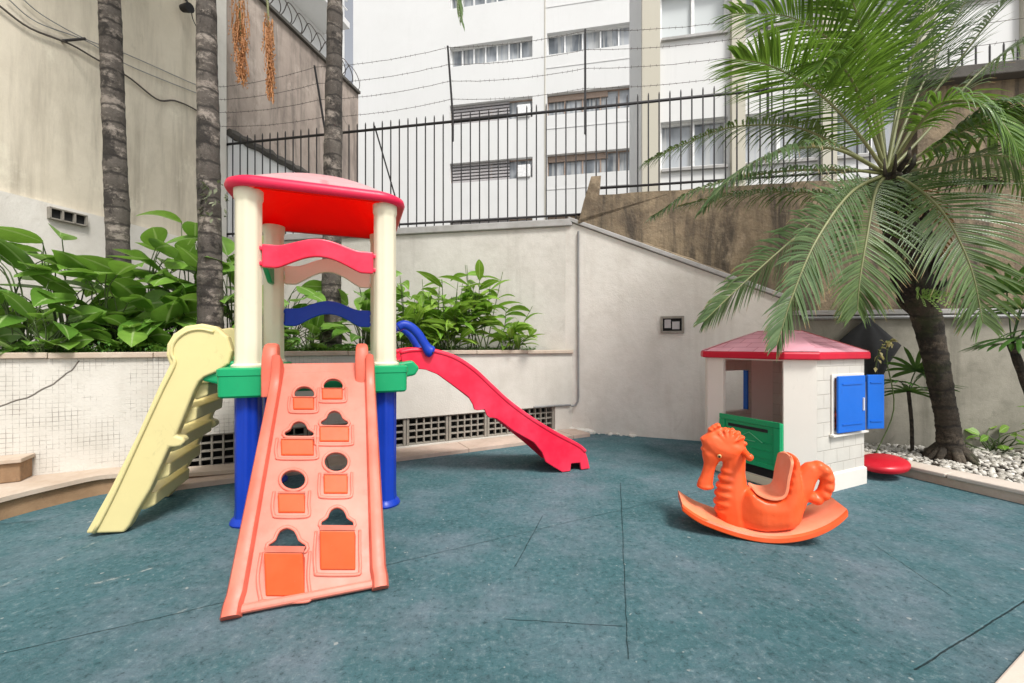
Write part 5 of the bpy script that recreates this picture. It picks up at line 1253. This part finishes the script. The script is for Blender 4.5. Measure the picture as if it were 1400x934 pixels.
def cane_plant(label, base_, ncane, hgt, ll, lw, seed, m=M_leafB, lean=V((0, 0, 0))):
    rnd = random.Random(seed); t = thing('cane_plant', label, 'plant', base_, group='cane plants in the planter'); mb, ms = MB(), MB()
    for k in range(ncane):
        a = rnd.uniform(0, 2 * PI); h = V((math.cos(a), math.sin(a), 0)); hh = hgt * rnd.uniform(.40, 1.12); tip = base_ + h * rnd.uniform(.08, .30) + lean * rnd.random() + UP * hh
        path = spline([base_ + h * .05 + V((rnd.uniform(-.12, .12), rnd.uniform(-.08, .08), -.02)), lerp(base_, tip, .5) + h * .03, tip], 10); ms.tube(path, [lerp(.008, .004, i / 9) for i in range(10)], 5)
        nl = rnd.randint(5, 8)
        for j in range(nl):
            f = lerp(.42, 1, (j + rnd.random() * .5) / nl); i = min(8, int(f * 9)); p = path[i]; b = rnd.uniform(0, 2 * PI); hv = V((math.cos(b), math.sin(b) * .8 - .25, 0)).normalized()
            d = (hv + UP * rnd.uniform(.0, .9)).normalized(); L = ll * rnd.uniform(.7, 1.2); lp = []; c = p.copy(); dd = d; dr = rnd.uniform(.4, 1.2)
            for s_ in range(8): lp.append(c.copy()); dd = (dd - UP * dr * .04 * (s_ + .5)).normalized(); c = c + dd * (L / 7)
            sdv = hv.cross(UP); rl = rnd.uniform(-.7, .7); mb.leaf(lp, (sdv * math.cos(rl) + UP * math.sin(rl)).normalized(), lw * rnd.uniform(.8, 1.2), rnd.uniform(.15, .5))
    mk('stem', ms, M_stem, t, sharp=0); mk('foliage', mb, m, t, sharp=0, recalc=False); return t
CP = [('light green cane plant directly right of the tower post, behind the slide handles', 563, 4.65, 11, .86, .30, .046, 51, V((0, 0, 0))),
      ('thick light green cane plant in the middle of the right hand planter bed', 612, 4.78, 14, .78, .30, .046, 52, V((0, 0, 0))),
      ('tallest light green cane plant, with a leaf spiking above the others', 655, 4.92, 13, 1.02, .32, .050, 53, V((0, 0, 0))),
      ('cane plant leaning right at the end of the planter bed', 690, 5.02, 8, .62, .30, .044, 54, V((.34, -.1, -.1))),
      ('bushy cane plant at the back of the bed between tower and wall', 590, 5.25, 12, .90, .30, .048, 55, V((0, 0, 0)))]
for lab, u, Y, n_, hg, ll_, lw_, sd_, ln_ in CP: cane_plant(lab, at(u, Y), n_, hg, ll_, lw_, sd_, lean=ln_)
# two single leaves that stand out against the wall
# --- ground cover along the planter edge
mb = MB(); random.seed(77)
for k in range(6500):
    x = random.uniform(-1.0, xr - .45); yy = .19 + random.random() ** 1.6 * .75; p = LP @ V((x, yy, 0)); p.z = 1.035
    if p.x > -.3 and yy > .5: continue
    h = random.uniform(.02, .065) * (1.2 if yy < .45 else 1.9) * (1 if x < 1.75 else .55); a = random.uniform(0, 6.28); d = V((math.cos(a), math.sin(a), 0)); p.z += random.uniform(0, h * 1.2)
    L = random.uniform(.018, .045); e = p + d * L + UP * random.uniform(-.01, .03); mb.leaf([p, lerp(p, e, .5) + UP * .006, e], d.cross(UP), random.uniform(.006, .014), .2)
    if k % 3 == 0: mb.leaf([V((p.x, p.y, .985)), V((p.x, p.y, .985)) + UP * h + d * .01, V((p.x, p.y, .985)) + UP * h * 1.6 + d * .035], d.cross(UP), .004, .1, prof=lambda t_: 1 - .8 * t_)
tag(mk('ground_cover', mb, M_leafC, sharp=0, recalc=False), 'low green ground cover growing along the planter coping', 'ground cover', kind='stuff')
mb = MB(); random.seed(78)
for k in range(170):
    p = LP @ V((random.uniform(-.5, xr - .5), random.uniform(.18, .7), 0)); p.z = 1.005; a = random.uniform(0, 6.28); d = V((math.cos(a), math.sin(a), 0)); L = random.uniform(.03, .07)
    mb.leaf([p, p + d * L * .5 + UP * .012, p + d * L], d.cross(UP), random.uniform(.008, .016), .4)
tag(mk('leaf_litter', mb, M_dead, sharp=0, recalc=False), 'dry brown leaf litter scattered on the planter soil', 'leaf litter', kind='stuff')

# --- the big palm on the gravel
pb = V((3.98, 3.72, .05)); cr = P(1212, 238, 3.45)
palm = thing('palm_tree', 'big spreading feather palm with a dark leaning trunk on the gravel bed', 'palm tree', pb)
trunk('trunk', [pb + V((.02, 0, -.08)), P(1297, 590, 3.70), P(1288, 540, 3.68), P(1270, 450, 3.62), P(1250, 380, 3.56), P(1228, 300, 3.50), cr + V((0, 0, -.02))], [.115, .082, .080, .100, .118, .125, .10], M_bark2, palm, ring=.075, bumpy=.07, seed=9)
mb = MB(); random.seed(31)                           # flared roots and old leaf bases
for k in range(14):
    a = 2 * PI * k / 14 + random.uniform(-.2, .2); d = V((math.cos(a), math.sin(a), 0)); mb.tube([pb + d * .07 + UP * .14, pb + d * .15 + UP * .05, pb + d * random.uniform(.17, .23) + UP * .0], [.035, .028, .012], 6)
mk('root', mb, M_bark2, palm, sharp=0)
mb = MB()
for k in range(60):
    t = random.random(); c = lerp(P(1262, 425, 3.6), cr, t); a = random.uniform(0, 6.28); d = V((math.cos(a), math.sin(a), 0)); r_ = .115
    mb.tube([c + d * r_ * .7, c + d * (r_ + .04) + UP * .08, c + d * (r_ + .05) + UP * random.uniform(.14, .2)], [.03, .022, .008], 5, sq=(1, .6))
mk('leaf_base', mb, M_bark2, palm, sharp=0)
def pf(pts, ll, m, **k):
    b = cr + V((0, 0, 0)); frond([b] + [P(*p) for p in pts], ll * 1.10, palm, m, **k)
FR = [
 # drooping fronds, grey-green
 ([(1197, 262, 3.25), (1186, 320, 3.08), (1176, 380, 3.02), (1172, 424, 3.02)], .40, M_palm, dict(n=70, droop=.4, ang=(84, 38), start=.10, side=V((1, 0, .05)))),
 ([(1246, 252, 3.25), (1290, 292, 3.05), (1327, 365, 2.95), (1344, 442, 2.93)], .46, M_palm, dict(n=72, droop=.32, ang=(80, 36), start=.12, side=V((1, -.15, .35)))),
 ([(1150, 272, 3.3), (1075, 335, 3.15), (1005, 398, 3.08), (962, 440, 3.06)], 0.29, M_palmg, dict(n=66, droop=.6, ang=(66, 28), start=.2, side=V((.6, .45, -.5)))),
 ([(1165, 262, 3.15), (1118, 325, 2.95), (1085, 400, 2.86), (1062, 472, 2.84)], 0.33, M_palmg, dict(n=66, droop=.4, ang=(72, 30), start=.16, side=V((.85, .25, -.35)))),
 # left, level
 ([(1140, 196, 3.5), (1083, 173, 3.55), (1000, 174, 3.5), (930, 199, 3.4), (884, 221, 3.3)], .30, M_palm, dict(n=66, droop=.9, start=.22)),
 ([(1150, 206, 3.2), (1092, 202, 3.1), (1045, 215, 3.05), (1000, 244, 3.02), (962, 284, 3.0)], .30, M_palmg, dict(n=60, droop=1.0, start=.22)),
 ([(1150, 232, 3.3), (1053, 236, 3.25), (956, 258, 3.22), (892, 296, 3.2)], .26, M_palmg, dict(n=60, droop=1.1, start=.2)),
 ([(1140, 262, 3.6), (1060, 262, 3.7), (990, 268, 3.75), (930, 282, 3.8)], .26, M_palm, dict(n=46, droop=1.1, start=.2)),
 # up-left, bright green
 ([(1175, 185, 3.35), (1120, 128, 3.2), (1058, 92, 3.1), (1006, 80, 3.05)], .52, M_palmb, dict(n=66, droop=.35, start=.2, ang=(75, 30))),
 ([(1182, 150, 3.3), (1160, 102, 3.1), (1135, 80, 2.95), (1118, 96, 2.86)], .42, M_palmb, dict(n=56, droop=.5, start=.3)),
 ([(1188, 140, 3.5), (1150, 70, 3.45), (1085, 25, 3.4), (1000, 18, 3.35)], .50, M_palmb, dict(n=70, droop=.5, start=.2)),
 ([(1196, 140, 3.4), (1184, 70, 3.3), (1165, 0, 3.2), (1135, -60, 3.1)], .50, M_palmb, dict(n=66, droop=.3, start=.22)),
 ([(1203, 140, 3.7), (1190, 60, 3.85), (1150, -20, 4.0), (1090, -70, 4.1)], .50, M_palmb, dict(n=60, droop=.4, start=.2)),
 # upright and right
 ([(1232, 140, 3.5), (1256, 50, 3.5), (1276, -30, 3.5), (1290, -110, 3.45)], .44, M_palm, dict(n=64, droop=.4, start=.22)),
 ([(1226, 150, 3.65), (1240, 60, 3.8), (1250, -20, 3.9), (1240, -90, 4.0)], .46, M_palm, dict(n=60, droop=.4, start=.2)),
 ([(1262, 150, 3.4), (1315, 78, 3.35), (1365, 12, 3.3), (1410, -40, 3.2)], .36, M_palm, dict(n=40, droop=.55, start=.25, thin=.75)),
 ([(1272, 175, 3.45), (1330, 108, 3.4), (1385, 65, 3.35), (1450, 30, 3.25)], .34, M_palmg, dict(n=40, droop=.8, start=.25, thin=.8)),
 ([(1250, 180, 3.2), (1285, 142, 3.0), (1335, 140, 2.85), (1370, 168, 2.75), (1392, 203, 2.7)], .44, M_palmb, dict(n=60, droop=.9, start=.2)),
 ([(1270, 205, 3.3), (1340, 170, 3.1), (1410, 170, 2.95), (1470, 210, 2.85)], .46, M_palmb, dict(n=60, droop=.9, start=.2)),
 ([(1285, 196, 3.25), (1345, 158, 3.05), (1400, 152, 2.9), (1465, 188, 2.82)], .40, M_palmg, dict(n=64, droop=.9, start=.2)),
 ([(1275, 215, 3.5), (1335, 188, 3.5), (1395, 190, 3.45), (1460, 222, 3.4)], .42, M_palm, dict(n=60, droop=1.0, start=.2)),
 ([(1245, 150, 3.55), (1288, 62, 3.6), (1325, -10, 3.6), (1350, -80, 3.55)], .40, M_palmg, dict(n=56, droop=.5, start=.22, thin=.9)),
 ([(1280, 228, 3.4), (1350, 212, 3.3), (1420, 224, 3.2), (1480, 262, 3.1)], .42, M_palmg, dict(n=56, droop=1.0, start=.2)),
 ([(1270, 240, 3.6), (1340, 236, 3.75), (1400, 252, 3.85), (1450, 285, 3.9)], .30, M_palm, dict(n=40, droop=1.0, start=.2)),
]
for k, (pts, ll, m, kw) in enumerate(FR): pf(pts, ll, m, seed=200 + k, wid=.0086, nseg=5, **{**kw, 'n': int(kw['n'] * 1.18), 'thin': kw.get('thin', .95)})
# a few dead fronds hanging against the trunk
for k, pts in enumerate(([(1255, 262, 3.45), (1282, 300, 3.5), (1290, 360, 3.52)], [(1225, 268, 3.3), (1232, 320, 3.38), (1240, 380, 3.42)], [(1270, 250, 3.6), (1330, 246, 3.7), (1372, 250, 3.75)])):
    frond([cr] + [P(*p) for p in pts], .22, palm, M_dead if k < 1 else M_bark2, n=26, droop=1.3, nseg=3, wid=.008, name='dead_frond', seed=300 + k, thin=.7)

# --- small plants on the gravel bed
def fan_palm(label, base_, heads, ll, seed, stem_r=.018):
    rnd = random.Random(seed); t = thing('fan_palm', label, 'plant', base_, group='fan palms on the gravel bed')
    ms = MB(); mb = MB()
    hub0 = heads[0][0]; ms.tube(spline([base_ + V((0, 0, -.04)), lerp(base_, hub0, .5) + V((.012, 0, 0)), hub0], 14), [stem_r * (1 + .12 * (i % 2)) for i in range(14)], 8); mk('stem', ms, M_bark3, t)
    for (hub, dirv, n_) in heads:
        d0 = V(dirv).normalized()
        sdv = d0.cross(UP); sdv = sdv.normalized() if sdv.length > .1 else V((1, 0, 0)); nn_ = sdv.cross(d0)
        if hub is not hub0: mb.tube(spline([hub0, lerp(hub0, hub, .5) + UP * .02, hub], 6), .005, 5)
        for j in range(n_):
            a = lerp(-1.75, 1.75, j / (n_ - 1)) + rnd.uniform(-.06, .06); d = (d0 * math.cos(a) + sdv * math.sin(a)).normalized(); L = ll * (1 - .25 * abs(a) / 1.75) * rnd.uniform(.88, 1.1); lp = []; c = hub.copy(); dd = d.copy()
            for s_ in range(7): lp.append(c.copy()); dd = (dd - UP * .035 * (s_ + .6)).normalized(); c += dd * (L / 6)
            mb.leaf(lp, (nn_.cross(d)).normalized(), .017 * rnd.uniform(.85, 1.15), .3, prof=lambda t_: min(1, .35 + t_ * 2.2) * (1 - max(0, (t_ - .7) / .3) ** 2) + .05)
    mk('fan_leaf', mb, M_fan, t, sharp=0, recalc=False); return t
b_ = V((3.86, 3.95, .05)); h_ = P(1242, 535, 3.93)
fan_palm('small fan palm with a thin dark stem on the gravel between cloth and palm trunk', b_, [(h_, (-.6, -.5, .5), 9), (h_ + V((.12, -.02, .16)), (.2, -.4, .9), 11), (h_ + V((-.14, -.05, .10)), (-1, -.3, .3), 9), (h_ + V((.16, -.05, .04)), (.9, -.4, .3), 9), (h_ + V((.02, -.05, .20)), (-.3, -.3, 1), 10)], .27, 61, .014)
b_ = V((4.55, 3.45, .05)); h_ = P(1383, 470, 3.5)
fan_palm('taller fan palm with drooping strap leaves at the right edge of the picture', b_, [(h_, (-.8, -.6, .1), 13), (h_ + V((-.06, -.10, .05)), (-.3, -.9, -.1), 13), (h_ + V((.10, -.06, .12)), (.1, -.9, .2), 13), (h_ + V((.22, -.02, .10)), (1, -.4, .2), 11), (h_ + V((.02, .05, .45)), (-.3, -.5, .7), 12), (h_ + V((.18, .0, .55)), (.4, -.4, .8), 12), (h_ + V((.05, -.02, .30)), (-.8, -.5, .4), 11)], .42, 62, .028)
# fern rooted on the palm trunk, dried orchid spray, low ivy
fb = P(1256, 402, 3.44); t = thing('trunk_fern', 'pale green fern tuft growing on the big palm trunk', 'fern', fb); mb = MB(); rnd = random.Random(5)
for k in range(7):
    a = -3.3 + k * .52; d = V((math.cos(a) * .8, -.7, math.sin(a) * .6 + .3)).normalized(); L = rnd.uniform(.18, .27); c = fb.copy(); dd = d
    for j in range(9):
        dd = (dd - UP * .06).normalized(); c = c + dd * (L / 9); wl = .042 * (1 - j / 10)
        for sg in (-1, 1): sv_ = dd.cross(V((0, 1, 0))).normalized() * sg; mb.leaf([c, c + sv_ * wl * .6 + dd * .01, c + sv_ * wl + dd * .02], dd, .011, .2)
mk('foliage', mb, leafmat('fern_leaf', (.16, .30, .05), (.28, .42, .10), None, .5, .35), t, sharp=0, recalc=False)
ob = P(1206, 500, 3.6); t = thing('dried_orchid', 'drooping dry yellow orchid spray beside the playhouse roof corner', 'plant', V((ob.x, ob.y, .06))); mb = MB(); ms = MB()
pth = spline([V((ob.x + .05, 3.75, .06)), P(1222, 560, 3.7), P(1212, 490, 3.6), P(1218, 466, 3.55), P(1204, 476, 3.5), P(1197, 502, 3.5)], 26); ms.tube(pth, .005, 5); mk('stem', ms, M_stem, t, sharp=0); rnd = random.Random(8)
for k in range(26):
    c = pth[rnd.randint(14, 25)]; d = V((rnd.uniform(-1, 1), rnd.uniform(-1, .3), rnd.uniform(-1, .4))).normalized(); mb.leaf([c, c + d * .03, c + d * .055 - UP * .012], V((d.y, -d.x, .3)).normalized(), .014, .3)
mk('blossom', mb, leafmat('dry_blossom', (.50, .42, .16), (.62, .55, .28), None, .6, .3), t, sharp=0, recalc=False)
broad_plant('low yellow green creeper at the wall foot right of the palm trunk', V((4.72, 4.0, .06)), 26, .22, .13, .04, .26, 71, M_leafB, name='creeper_plant')
broad_plant('small dark green plant at the far right of the gravel bed', V((5.0, 3.6, .06)), 20, .55, .22, .035, .25, 72, M_leafA, name='creeper_plant')
# a few fallen leaves on the rubber
